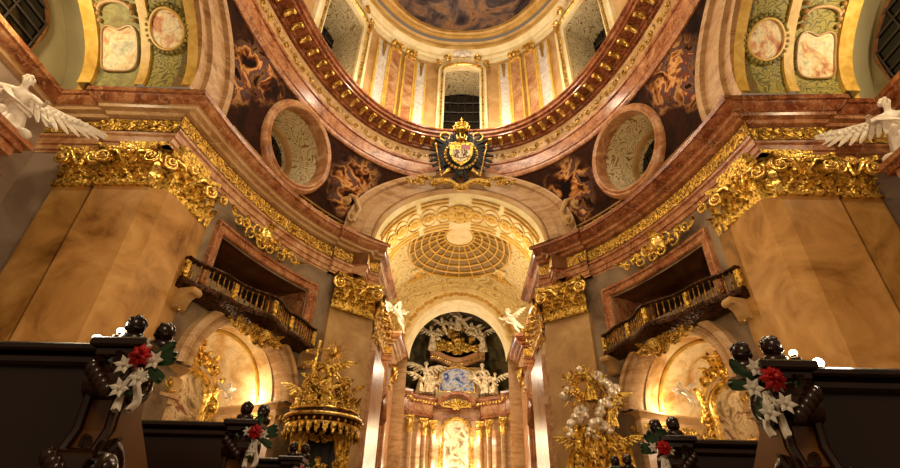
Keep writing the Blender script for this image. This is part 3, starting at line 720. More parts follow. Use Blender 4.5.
for i,t in enumerate(frange(.5,pi-.5,10)):
    p=sof(.335,.280,1.775)(t); sc_=1.9 if i==5 else 1.0
    q=Matrix.Translation(p)@Matrix.Rotation(pi/2-t,4,'Y')@Matrix.Scale(sc_,4); obj_from(rosm,'gilded_rosette',None,ca,q)
    if i!=5:
        k=MB(); fr=Matrix.Translation(p)@Matrix.Rotation(pi/2-t,4,'Y')
        r_=.50; k.tube([fr@Vector((r_*math.cos(a)*.9,r_*1.5*math.sin(a),.02)) for a in frange(0,2*pi,24)[:-1]],.035,5,closed=True); k.build('soffit_roundel',M['goldpaint'],ca)
    else:
        k=MB(); fr=Matrix.Translation(p)@Matrix.Rotation(pi/2-t,4,'Y')
        k.tube([fr@Vector((.75*math.cos(a),.75*math.sin(a),.0)) for a in frange(0,2*pi,30)[:-1]],.06,5,closed=True); k.build('soffit_roundel',M['goldpaint'],ca)

def sap(w,h,d,s):
    def f(t):
        y=CY+w*math.cos(t); z=1+h*math.sin(t); return W(s*(belt_x(y,z)-d),y,z)
    return f
PAN=[(.985,.965),(.965,.848),(.848,.828),(.828,.725),(.725,.700)]
for s in (-1,1):
    side='left' if s<0 else 'right'
    sa=struct('trim_%d'%(5 if s<0 else 6))
    archloft(sa,'archivolt',M['pinktan'],[sap(.600,.372,-.02,s),sap(.600,.372,.022,s),sap(.590,.362,.028,s),sap(.575,.352,.026,s),sap(.572,.350,.014,s),sap(.525,.318,.014,s),sap(.522,.316,.024,s),sap(.500,.300,.024,s),sap(.497,.298,.012,s),sap(.475,.285,.012,s),sap(.473,.284,.020,s),sap(.46,.275,.020,s),sap(.46,.275,-.03,s)],TS)
    cv=struct('ceiling_'+side)
    def vx(x,w=.46,h=.275): return lambda t: W(s*x,CY+w*math.cos(t),1+h*math.sin(t))
    archloft(cv,'gilded_rib',M['goldpaint'],[lambda t: sap(.46,.275,-.0,s)(t),vx(.700,.452,.268),vx(.728,.452,.268),vx(.730)],TS)
    archloft(cv,'painted_panel',M['vaultgreen'],[vx(.725),vx(.83)],TS)
    archloft(cv,'gilded_rib',M['goldpaint'],[vx(.828),vx(.828,.452,.268),vx(.852,.452,.268),vx(.852)],TS)
    archloft(cv,'painted_panel',M['vaultolive'] if s<0 else M['vaultgreen'],[vx(.85),vx(.97)],TS)
    archloft(cv,'gilded_rib',M['goldpaint'],[vx(.965),vx(.965,.448,.264),vx(1.0,.448,.264),vx(1.0,.475,.29),vx(1.02,.475,.29)],TS)
    # plaster wall around the big window of the transept arm
    archloft(cv,'plaster_reveal',M['plaster'],[vx(1.0,.475,.29),vx(1.05,.50,.34),vx(1.13,.54,.40)],TS)
    # frescoes on the first fields of the vault (their own painted pictures)
    def onv(x,t,lift=.012): return W(s*x,CY+(.46-lift*.6)*math.cos(t),1+(.275-lift*.6)*math.sin(t))
    xc,tc=.782,(.54 if s<0 else .50)
    med=empty('fresco_medallion',onv(xc,tc),label='round pastel fresco medallion with gilded wreath frame on the %s transept vault'%side,cat='fresco')
    k=MB(); rows=[]
    rx,rt=.043,.150
    for r_ in frange(0.001,1,6): rows.append([onv(xc+rx*r_*math.cos(a),tc+rt*r_*math.sin(a),.006) for a in frange(0,2*pi,40)])
    k.grid(rows); k.build('painted_field',M['fresco_pink'],med)
    k=MB(); k.tube([onv(xc+rx*1.06*math.cos(a),tc+rt*1.06*math.sin(a),.010) for a in frange(0,2*pi,48)[:-1]],.05,6,closed=True); k.build('frame',M['goldpaint'],med)
    k=MB()
    for i in range(28):
        a=2*pi*i/28; p=onv(xc+rx*1.25*math.cos(a),tc+rt*1.25*math.sin(a),.010); k.sphere(p,(.065,.065,.065),6,4)
    k.build('wreath',M['vaultolive'],med)
    xc,tc=.912,.37
    pic=empty('vault_fresco',onv(xc,tc),label='scalloped fresco of seated figures under a painted arch beside the %s transept window'%side,cat='fresco')
    k=MB(); rows=[]
    def shp(a):
        c,s_=math.cos(a),math.sin(a); q=1/((abs(c)**4+abs(s_)**4)**.25); r_=q*(1-.12*max(0,math.sin(a))**2*math.cos(4*a)); return c*r_,s_*r_
    for r_ in frange(0.001,1,6): rows.append([onv(xc+.046*r_*shp(a)[0],tc+.19*r_*shp(a)[1],.006) for a in frange(0,2*pi,48)])
    k.grid(rows); k.build('painted_field',M['fresco_light'],pic)
    k=MB(); k.tube([onv(xc+.048*shp(a)[0],tc+.197*shp(a)[1],.010) for a in frange(0,2*pi,60)[:-1]],.035,6,closed=True); k.build('frame',M['tan'],pic)
    k=MB()
    for dx in (-.045,.045):
        for i in range(7): k.sphere(onv(xc+dx,tc+.24+.05*i,.014),(.07,.07,.09),7,5)
    k.tube([onv(xc+.042*math.cos(a),tc+.31+.06*math.sin(a),.016) for a in frange(0,pi,16)],.06,6)
    k.build('painted_cornice',M['tan'],pic)
    # big dark window
    wn=struct('window_%d'%(6 if s<0 else 7))
    X=1.11; YW=CY+(.085 if s>0 else .02)
    k=MB(); k.box((s*S*(X+.03),S*YW,S*1.2+E),(.2,S*1.2,S*.62)); k.build('plaster_wall',M['plaster'],wn)
    k=MB(); 
    poly=[(YW+.37,1.045)]+[(YW+.37*math.cos(t),1.12+.16*math.sin(t)) for t in frange(0,pi,24)]+[(YW-.37,1.045)]
    k.add([W(s*(X-.004),p[0],p[1]) for p in poly],[tuple(range(len(poly)))]); k.build('pane',M['glass'],wn)
    k=MB(); k.tube([W(s*(X-.006),p[0],p[1]) for p in poly],.07,6,closed=True); k.build('frame',M['brown'],wn)
    k=MB()
    for y in frange(-.36,.36,9): k.tube([W(s*(X-.008),YW+y,1.045),W(s*(X-.008),YW+y,1.12+.16*math.sqrt(max(0,1-(y/.37)**2)))],.035,4)
    for z in frange(1.075,1.25,5):
        yy=.37*math.sqrt(max(0,1-(max(0,z-1.12)/.16)**2)); k.tube([W(s*(X-.008),YW-yy,z),W(s*(X-.008),YW+yy,z)],.035,4)
    k.build('muntin',M['muntin'],wn)

# ---- choir vault, apse arch and dark conch
cv=struct('ceiling_choir')
def vault(x,y):
    r=.36; q=max(0,1-(abs(x)/.47)**2.2); return 1.08+.42*q**.5*(1-.10*((y-2.4)/.45)**2)
k=MB(); k.grid([[W(x,y,vault(x,y)) for x in [-.47*math.cos(t) for t in frange(0,pi,36)]] for y in frange(1.90,2.84,20)]); k.build('painted_vault',M['choirvault'],cv)
for s in (-1,1):
    k=MB(); k.grid([[W(s*.47,y,z) for z in (.98,1.09)] for y in (1.90,2.84)]); k.build('vault_springer',M['choirvault'],cv)
# illusionistic coffered dome: rings and ribs of moulding around a bright eye
def von(u,v,lift=.012):   # u,v on the unit disc around the painted dome
    x=.275*u; y=2.36+.36*v; return W(x,y,vault(x,y)-lift)
cd=empty('coffered_dome_painting',von(0,.1),label='painted coffered dome with radiating ribs on the choir vault behind the arch',cat='fresco')
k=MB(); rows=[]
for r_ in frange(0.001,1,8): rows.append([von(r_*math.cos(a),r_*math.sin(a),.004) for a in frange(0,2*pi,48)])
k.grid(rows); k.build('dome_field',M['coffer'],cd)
k=MB()
for i,rr in enumerate((.30,.46,.62,.78,.92,1.03)):
    k.tube([von(rr*math.cos(a),-.35*(1-rr)+rr*math.sin(a)*.95,.010) for a in frange(0,2*pi,48)[:-1]],.07,5,closed=True)
for i in range(20):
    a=2*pi*i/20; k.tube([von(rr*math.cos(a),-.35*(1-rr)+rr*math.sin(a)*.95,.010) for rr in frange(.30,1.03,6)],.06,5)
k.build('coffer_rib',M['goldpaint'],cd)
k=MB(); rows=[]
for r_ in (.001,.14,.27): rows.append([von(r_*math.cos(a),-.245+r_*math.sin(a)*.95,.010) for a in frange(0,2*pi,30)])
k.grid(rows); k.build('painted_eye',M['cream'],cd)
# painted urns and garlands at the corners of the vault
for s in (-1,1):
    e=empty('painted_urn',W(s*.24,2.5,vault(.24,2.5)),label='gilded urn with flowers painted in the %s corner of the choir vault'%('left' if s<0 else 'right'),cat='fresco')
    def gv(u,v,w): x=s*.25+u/S; y=2.60-v/S; return W(x,y,vault(x,y)-.008-w/S)
    k=MB()
    for i in range(8): k.sphere(gv(-.3+.085*i,.5+.12*math.sin(i*2.3),.1),.13,7,5)
    k.build('flowers',M['cream'],e)
    k=MB(); 
    for i in range(6):
        t=i/5; k.tube([gv(-.35*(1-.5*t*t),.45-.6*t,.05),gv(0,.45-.6*t,.22),gv(.35*(1-.5*t*t),.45-.6*t,.05)],.06,5)
    cluster(k,lambda u,v,w: gv(u,v-.6,w),1.5,.8,.05,seed=3,n=3); k.build('urn',M['goldpaint'],e)
ap=struct('trim_7')
def apf(w,h,y): return lambda t: W(w*math.cos(t),1.01+h*math.sin(t),0) if 0 else W(w*math.cos(t),y,1.01+h*math.sin(t))
# back wall of the choir above the apse arch
k=MB(); rows=[]
for t in frange(0,pi,48):
    a=apf(.38,.42,2.80)(t); x=.47*math.cos(t); b_=W(x,2.80,max(vault(x,2.8),1.09)); rows.append([a,a.lerp(b_,.5),b_])
k.grid(rows); k.build('lunette_wall',M['choirvault'],ap)
archloft(ap,'archivolt',M['cream'],[apf(.385,.425,2.81),apf(.385,.425,2.785),apf(.378,.418,2.775),apf(.370,.410,2.775),apf(.368,.408,2.79),apf(.315,.345,2.79),apf(.313,.343,2.775),apf(.300,.330,2.775),apf(.300,.330,2.95)],TS)
k=MB()
for i in range(15):
    t=.22+(pi-.44)*i/14; p=apf(.341,.376,2.785)(t); fr=Matrix.Translation(p)@Matrix.Rotation(pi/2-t,4,'Y'); g=lambda u,v,w,fr=fr: fr@Vector((u,-w,v))
    put_spiral(k,g,-.22,0,.18,1.3,0,1,.045); put_spiral(k,g,.22,0,.18,1.3,pi,1,.045); k.sphere(g(0,0,.03),.10,7,5)
k.build('gilded_scrollwork',M['goldpaint'],ap)
# apse wall and conch
k=MB(); k.grid([[W(.48*math.cos(t),2.95+.80*math.sin(t),z) for z in (FL,1.0)] for t in frange(0,pi,40)]); k.build('wall_apse',M['pinktan']).__setitem__('kind','structure')
k=MB(); k.grid([[W(.48*math.cos(t)*math.cos(q),2.95+.80*math.sin(t)*math.cos(q),1.0+.62*math.sin(q)) for q in frange(0,pi/2,14)] for t in frange(0,pi,40)]); k.build('ceiling_apse',M['apse']).__setitem__('kind','structure')
k=MB()
for s in (-1,1): k.grid([[W(s*x,2.84,z) for z in (FL,1.2)] for x in (.30,.50)])
k.build('wall_choir_end',M['pinktan']).__setitem__('kind','structure')
# ================================================================ PILASTERS AND CAPITALS
def capital(par,g,wd,h=1.22,seed=0,fleuron=True,mats=('gold','gold2'),vol=(True,True)):
    """gilded composite capital on a flat face: g(u,v,w), wd wide, from v=0 up"""
    cap=MB()
    # bell, necking ring and concave abacus
    cap.grid([[g(-wd/2,v,w),g(-wd/4,v,w+.06),g(0,v,w+.08),g(wd/4,v,w+.06),g(wd/2,v,w)] for v,w in ((0,.02),(h*.5,.06),(h*.85,.16))])
    cap.grid([[g(u,v,w) for u in (-wd*.53,wd*.53)] for v,w in ((-.03,0),(-.03,.10),(.05,.13),(.09,.06),(.09,0))])
    rows=[]
    for v,e in ((h*.86,0),(h*.90,.05),(h*.97,.06),(h,.0)):
        rows.append([g(u,v,(.24+.20*abs(u/(wd*.55))**2+e)) for u in frange(-wd*.55,wd*.55,12)])
    rows.append([g(u,h,-.1) for u in frange(-wd*.55,wd*.55,12)]); cap.grid(rows)
    c=cap.build('capital',M[mats[0]],par,angle=50)
    for sg,on in zip((-1,1),vol):
        if not on: continue
        k=MB(); r=h*.20; cu=sg*(wd*.50-r*.35); cv=h*.70
        pts=[g(cu+r*(1-.85*t)*math.cos(pi/2-sg*2*pi*1.9*t),cv+r*(1-.85*t)*math.sin(pi/2-sg*2*pi*1.9*t),.28+.10*t) for t in frange(0,1,34)]
        k.tube(pts,[.062*(1-.5*i/34) for i in range(35)],7); k.sphere(g(cu,cv,.39),.07,8,6)
        k.tube([g(0+sg*wd*.05,h*.55,.2),g(sg*wd*.2,h*.82,.36),pts[0]],[.05,.06,.062],6); 
        rows=[]
        for i in range(0,13):
            a=2*pi*i/12; rows.append([g(cu+r*.95*math.cos(a),cv+r*.95*math.sin(a),.24),g(cu+.001*math.cos(a),cv+.001*math.sin(a),.30)])
        k.grid(rows); k.build('volute',M[mats[1]],c,angle=60)
    nl=4 if wd>1.2 else 3
    for row,(v,hh,n_) in enumerate(((.02,h*.40,nl),(.28*h,h*.42,nl-1))):
        for i in range(n_):
            k=MB(); u=(-wd*.5+wd*(i+.5)/n_) if row==0 else (-wd*.5+wd*(i+1)/(n_+1)); leaf(k,g,u,v,hh,wd*.12,h*.26,0,.5)
            for q in (-1,1): leaf(k,g,u+q*wd*.05,v,hh*.62,wd*.06,h*.16,q*wd*.06)
            k.build('acanthus_leaf',M[mats[0]],c,angle=60)
    if fleuron:
        k=MB(); p=(0,h*.93,.42)
        for i in range(7): a=2*pi*i/7; k.sphere(g(.10*math.cos(a),h*.93+.10*math.sin(a),.30),(.07,.07,.07),6,5)
        k.sphere(g(0,h*.93,.36),.06,6,5); k.build('fleuron',M[mats[1]],c)
    return c
def gpl(s,ax,ay,bx,by,z):
    """face mapping from plan point a to b (positive-x side), room side to the front"""
    l=math.hypot(bx-ax,by-ay); ux,uy=(bx-ax)/l,(by-ay)/l; cx,cy=(ax+bx)/2,(ay+by)/2; nx,ny=uy,-ux
    if nx*(0-cx)+ny*(.2-cy)<0: nx,ny=-nx,-ny
    return (lambda u,v,w: W(s*(cx+ux*u/S+nx*w/S),cy+uy*u/S+ny*w/S,z)+Vector((0,0,v))),l*S
for s in (-1,1):
    side='left' if s<0 else 'right'
    # outer, narrower pilaster
    e=empty('marble_pilaster',W(s*.922,.90,FL),label='narrow ochre marble pilaster with gilded capital, outer one on the %s pier'%side,cat='pilaster')
    k=MB(); k.prism([(s*S*.972,S*.92),(s*S*.972,S*.900),(s*S*.880,S*.900),(s*S*.880,S*.92)],0,S*.713+E); k.build('shaft',M['ochre'],e)
    g,l=gpl(s,.972,.900,.880,.900,.713); capital(e,g,l,seed=1)
    # main pilaster, bent round the corner of the pier
    e=empty('marble_pilaster',W(s*.80,.89,FL),label='broad ochre marble pilaster folded round the corner of the %s pier'%side,cat='pilaster')
    c=[]
    for ph in frange(68.5,62.6,5):
        x,y,nx,ny=se(*WALL,ph); c.append((x+nx*.020,y+ny*.020))
    poly=[(.868,.92),(.868,.893),(.737,.893)]+[q for q in c if q[1]>.90]
    back=[(q[0]+.05,q[1]+.01) for q in reversed(c[-2:])]+[(.80,.93)]
    k=MB(); k.prism([(s*S*x,S*y) for x,y in poly+back],0,S*.713+E); k.build('shaft',M['ochre2'],e,angle=4)
    kk=MB(); core=[(.866,.896),(.7385,.896)]+[(se(*WALL,p)[0]+se(*WALL,p)[2]*.016,se(*WALL,p)[1]+se(*WALL,p)[3]*.016) for p in (67.3,65,62.8)]+[(.86,1.02)]
    kk.prism([(s*S*x,S*y) for x,y in core],S*.69+E,S*.86+E); kk.build('capital_core',M['gold'],e,angle=4)
    kk=MB(); gk=lambda u,v,w: W(s*(.737-.7*w/S+u/S*.7),.893-.7*w/S-u/S*.7,.713)+Vector((0,0,v))
    for v_,h_ in ((0,.5),(.35,.55),(.75,.4)): leaf(kk,gk,0,v_,h_,.13,.26)
    put_spiral(kk,gk,0,.92,.17,1.6,pi/2,1,.05,.22); kk.build('corner_acanthus',M['gold2'],e,angle=60)
    k=MB(); c2=[]
    for ph in (63.2,60.4): x,y,nx,ny=se(*WALL,ph); c2.append((x+nx*.010,y+ny*.010,x-nx*.03,y-ny*.03))
    k.prism([(s*S*c2[0][0],S*c2[0][1]),(s*S*c2[1][0],S*c2[1][1]),(s*S*c2[1][2],S*c2[1][3]),(s*S*c2[0][2],S*c2[0][3])],0,S*.713+E); k.build('half_shaft',M['ochre'],e)
    g,l=gpl(s,.868,.893,.737,.893,.713); capital(e,g,l,seed=2)
    a=c[-1]; g,l=gpl(s,.735,.897,a[0],a[1],.713); capital(e,g,l,seed=3)
    x1,y1,nx,ny=se(*WALL,62.4); x2,y2,_,_=se(*WALL,60.2); g,l=gpl(s,x1+nx*.010,y1+ny*.010,x2+nx*.01,y2+ny*.01,.713); 
    k=MB(); leaf(k,g,-l*.2,.0,.6,.12,.3); leaf(k,g,l*.25,.0,.6,.12,.3); leaf(k,g,0,.45,.6,.15,.34); put_spiral(k,g,l*.2,1.0,.22,1.5,pi/2,-1,.05,.35); k.build('half_capital',M['gold'],e)
    # inner pilaster next to the choir arch
    e=empty('marble_pilaster',off(WALL,s*29,.02,FL),label='tall pinkish pilaster with gilded capital beside the choir arch on the %s'%side,cat='pilaster')
    ph=frange(34.8,24,6); front=[se(*WALL,p) for p in ph]
    poly=[(x+nx*.018,y+ny*.018) for x,y,nx,ny in front]; e2=(.318,1.655); poly2=poly+[(.318,poly[-1][1]-.0),(.318,1.70)]+[(x-nx*.03,y-ny*.03) for x,y,nx,ny in reversed(front[:-2])]
    k=MB(); k.prism([(s*S*x,S*y) for x,y in poly2],0,S*.705+E); k.build('shaft',M['tan'],e,angle=12)
    k=MB(); k.prism([(s*S*x,S*y) for x,y in ((.316,1.640),(.304,1.650),(.304,2.0),(.345,2.0),(.345,1.66))],0,S*.640+E); k.build('jamb_shaft',M['pinktan'],e)
    k=MB(); k.prism([(s*S*x,S*y) for x,y in ((.310,1.655),(.292,1.665),(.292,1.80),(.345,1.80),(.345,1.68))],0,S*.600+E); k.build('jamb_shaft',M['pink'],e)
    k=MB(); k.prism([(s*S*x,S*y) for x,y in ((.345,1.66),(.345,2.0),(.325,2.0),(.325,1.66))],S*.6+E,S*.84+E); k.build('capital_core',M['tan'],e)
    g,l=gpl(s,poly[0][0],poly[0][1],poly[-1][0],poly[-1][1],.705); capital(e,g,l*.98,1.5)
    g,l=gpl(s,.316,1.70,.316,1.99,.705); 
    g2=lambda u,v,w: W(s*(.318-w/S),1.84+u/S,.705)+Vector((0,0,v)); capital(e,g2,3.3,1.5)
    k=MB(); cluster(k,lambda u,v,w: W(s*(.312-w/S),1.72+u/S,.66)+Vector((0,0,v)),.9,1.0,.045,seed=5,n=3); k.build('gilded_spray',M['goldfine'],e,angle=60)

# ================================================================ CHAPEL ARCHES, GALLERIES, BALCONIES
def chapel(s):
    side='left' if s<0 else 'right'
    fr=frame(WALL,s*CH,0); g=gframe(fr)   # u along the wall, v up, w into the room (metres)
    Z=.365*S; R=.165*S
    ch=struct('trim_%d'%(8 if s<0 else 9)); ch['label']='%s chapel opening with marble arch'%side
    def arc(r,w,n=40,leg=True,wf=None):
        pts=[]
        if leg: pts+= [(-r,-Z-.6),(-r,0)]
        pts+= [(r*math.cos(t),r*math.sin(t)) for t in frange(pi,0,n)]
        if leg: pts+= [(r,0),(r,-Z-.6)]
        return pts
    def bow(u): # the curved wall bulges away from its chord
        a=min(abs(u)/S,.3); return 0
    x0=gcurve(WALL,CH,0,0,s)
    def gc(u,v,w): # follows the wall curve; u sign as in the flat frame
        uu=u if s<0 else -u
        p=x0(uu,v,w); return p
    prof=[(.215,-.02),(.215,.022),(.207,.030),(.196,.030),(.194,.020),(.184,.018),(.182,.026),(.172,.028),(.165,.018),(.165,-.06)]
    k=MB()
    rows=[]
    for i,t in enumerate(frange(0,pi,48)): rows.append([gc(r*S*math.cos(t),Z+r*S*math.sin(t),w*S) for r,w in prof])
    k.grid(rows); k.build('archivolt',M['pinktan'],ch)
    # painted vault of the chapel (a short barrel going outwards)
    cv=struct('ceiling_chapel_%s'%side)
    k=MB(); D=-.30*S
    k.grid([[g(R*math.cos(t),Z+R*math.sin(t),w) for t in frange(0,pi,40)] for w in (-.02*S,-.1*S,-.2*S,D)]); k.build('painted_vault',M['niche'],cv)
    k=MB()
    for rr,w in ((1.6,-.9),(1.6,-3.0)): k.tube([g((R-.05)*math.cos(t),Z+(R-.05)*math.sin(t),w) for t in frange(0,pi,40)],.07,6)
    k.build('vault_moulding',M['goldpaint'],cv)
    k=MB(); k.grid([[g(u*1.08*R,v,D-.02) for u in (-1,1)] for v in (-E*0,Z+R)]); k.build('wall_chapel_%s'%side,M['mauve']).__setitem__('kind','structure')
    # jambs and their entablature
    for q in (-1,1):
        k=MB(); k.box((q*(R+.30),(-.15*S),Z/2),(.6,.31*S,Z),fr); k.build('jamb',M['pinktan'],ch)
        k=MB()
        pr=[(0,0),(0,-.06),(.04,-.08),(.10,-.20),(.16,-.24),(.20,-.30),(.20,-.34)]
        rows=[]
        def ent(pr,zz,name,mat,proud=.30):
            k=MB(); rows=[]
            for d,z in pr:
                e_=proud-d; rows.append([g(q*(R+.75),zz+z,.12+e_),g(q*(R-e_*.9),zz+z,.12+e_),g(q*(R-e_*.9),zz+z,D)])
            rows.insert(0,[g(q*(R+.75),zz,-.3),g(q*(R+.5),zz,-.3),g(q*(R+.5),zz,D)])
            k.grid(rows); k.build(name,mat,ch)
        ent(pr,Z,'impost_cornice',M['tan'],.16); ent([(0,-.34),(0,-.80)],Z,'impost_frieze',M['tan'],.05); ent([(0,-.80),(-.04,-.82),(-.04,-.90),(.02,-.92),(.02,-1.06)],Z,'impost_architrave',M['pinktan'],.05)
        k=MB(); gg=lambda u,v,w: g(q*(R-.07-w),Z-.57+v,u-1.9); scrollband(k,gg,-1.6,1.9,.42,.035,.5); gg=lambda u,v,w: g(q*(R+.3)+u,Z-.57+v,.19+w); scrollband(k,gg,-.35,.4,.42,.035,.5); k.build('gilded_scrollwork',M['gold'],ch,angle=60)
    # altar on the chapel's back wall
    a=empty('chapel_altar',g(0,-E*0,-1.6),label='small altar with arched painting in a gilded frame inside the %s chapel'%side,cat='altar')
    w0=-1.35; h0=.255*S; h1=.355*S; hw=.066*S; UC=(.052 if s<0 else -.052)*S; g0_=g; fr0=fr
    fr=fr@Matrix.Translation((UC,0,0)); g=gframe(fr)
    sh=[(-hw,h0)]+[(-hw,h1)]+[(hw*math.cos(t),h1+hw*.75*math.sin(t)) for t in frange(pi,0,20)]+[(hw,h1),(hw,h0)]
    k=MB(); k.add([g(u,v,w0) for u,v in sh],[tuple(range(len(sh)))]); k.build('painting',M['sidepaint'],a)
    k=MB(); k.tube([g(u,v,w0+.02) for u,v in sh],.10,8,closed=True); k.tube([g(u*1.16,v+(.1 if v>h1 else 0),w0) for u,v in sh],.07,6); fo=k.build('frame',M['gold2'],a)
    k=MB(); k.box((0,w0-.30,h0/2),(2*hw+.5,.55,h0),fr,bev=.05); k.box((0,w0-.22,h0-.1),(2*hw+.7,.60,.16),fr,bev=.05); k.build('altar_base',M['red2'],a)
    k=MB()
    for q in (-1,1):
        put_spiral(k,g,q*(hw+.28),h1-.3,.30,1.5,pi/2,-q,.08,w0); put_spiral(k,g,q*(hw+.05),h1+hw*.75+.30,.26,1.5,pi/2,q,.07,w0); leaf(k,lambda u,v,w: g(u,v,w+w0),q*(hw+.25),h0,.9,.18,.2)
        leaf(k,lambda u,v,w: g(u,v,w+w0),q*(hw+.3),h1-.1,.8,.14,.2,q*.1)
    cluster(k,lambda u,v,w: g(u,v+h1+hw*.75+.45,w+w0),1.4,1.1,.07,seed=4,n=4); k.build('gilded_carving',M['gold'],a,angle=60)
    for q,sc_,up in ((-1,.80,.1),(1,.85,.25),(.15,.6,1.15)):
        mm=fr@TRS((q*(hw+.62) if abs(q)==1 else .1,w0+.25,h1-.15+up),rz=0 if q<0 else .3,s=sc_)
        obj_from(PUTTO[0 if q<0 else 1],'putto',M['gold'] if abs(q)<1 else M['statue'],a,mm)
    g=g0_; fr=fr0
    return g,R,Z,D
# putti used in the carvings
b1=body('putto_seated',hip=(0,0,.22),arms=((-.26,.14,.70),(.20,.22,.52)),knees=[(-.11,.16,.22),(.12,.15,.24)],feet=[(-.12,.18,.03),(.13,.24,.10)],chub=1.25,hd=1.45,sub=1)
b2=body('putto_flying',hip=(0,0,.45),lean=(.22,.12),arms=((-.15,.24,.74),(.34,.16,.80)),knees=[(-.16,-.04,.28),(-.05,.10,.25)],feet=[(-.28,-.10,.20),(-.16,.02,.08)],chub=1.25,hd=1.4,sub=1)
b3=body('saint_standing',hip=(0,0,.52),lean=(.10,.03),arms=((-.24,.20,.50),(.30,.18,.72)),sub=1)
b4=body('saint_kneeling',hip=(0,0,.34),lean=(-.12,.14),arms=((-.06,.26,.58),(.20,.26,.56)),knees=[(-.08,.18,.06),(.08,.22,.22)],feet=[(-.08,-.10,.04),(.09,.16,.03)],sub=1)
def full(me,seed,robe=None,wing=False,dr=True):
    mb=MB(); merge(mb,me,Matrix()); h=hair_mb(me,seed,30); mb.add(h.v,h.f)
    if wing:
        for s in (-1,1): w=wing_mb(me['cx']+s*.03,me['cy']-.06,me['cz']+.02,s,.34 if me['hd']>1.2 else .46,.22,n=7); mb.add(w.v,w.f)
    if robe: r=robe_mb(me,**robe); mb.add(r.v,r.f)
    if dr:
        cx,cy,cz=me['cx'],me['cy'],me['cz']
        d=drape_mb([(cx-.16,cy+.02,cz-.28),(cx-.02,cy+.12,cz-.20),(cx+.12,cy+.04,cz-.05),(cx+.10,cy-.1,cz+.08),(cx+.30,cy-.14,cz+.02),(cx+.42,cy-.10,cz-.12)],.055,.02,18,seed); mb.add(d.v,d.f)
    m=bpy.data.meshes.new('figure'); m.from_pydata([tuple(v) for v in mb.v],[],mb.f); m.polygons.foreach_set('use_smooth',[True]*len(m.polygons)); m.set_sharp_from_angle(angle=R_(70)); return m
PUTTO=[full(b1,1,None,True),full(b2,2,None,True)]
SAINT=[full(b3,3,dict(top=.66,seed=1)),full(b3,4,dict(top=.66,seed=5),True),full(b4,5,dict(top=.44,bottom=.0,r0=.09,r1=.17,seed=3,sy=1.2),True)]
NICHE={}
for s in (-1,1): NICHE[s]=chapel(s)

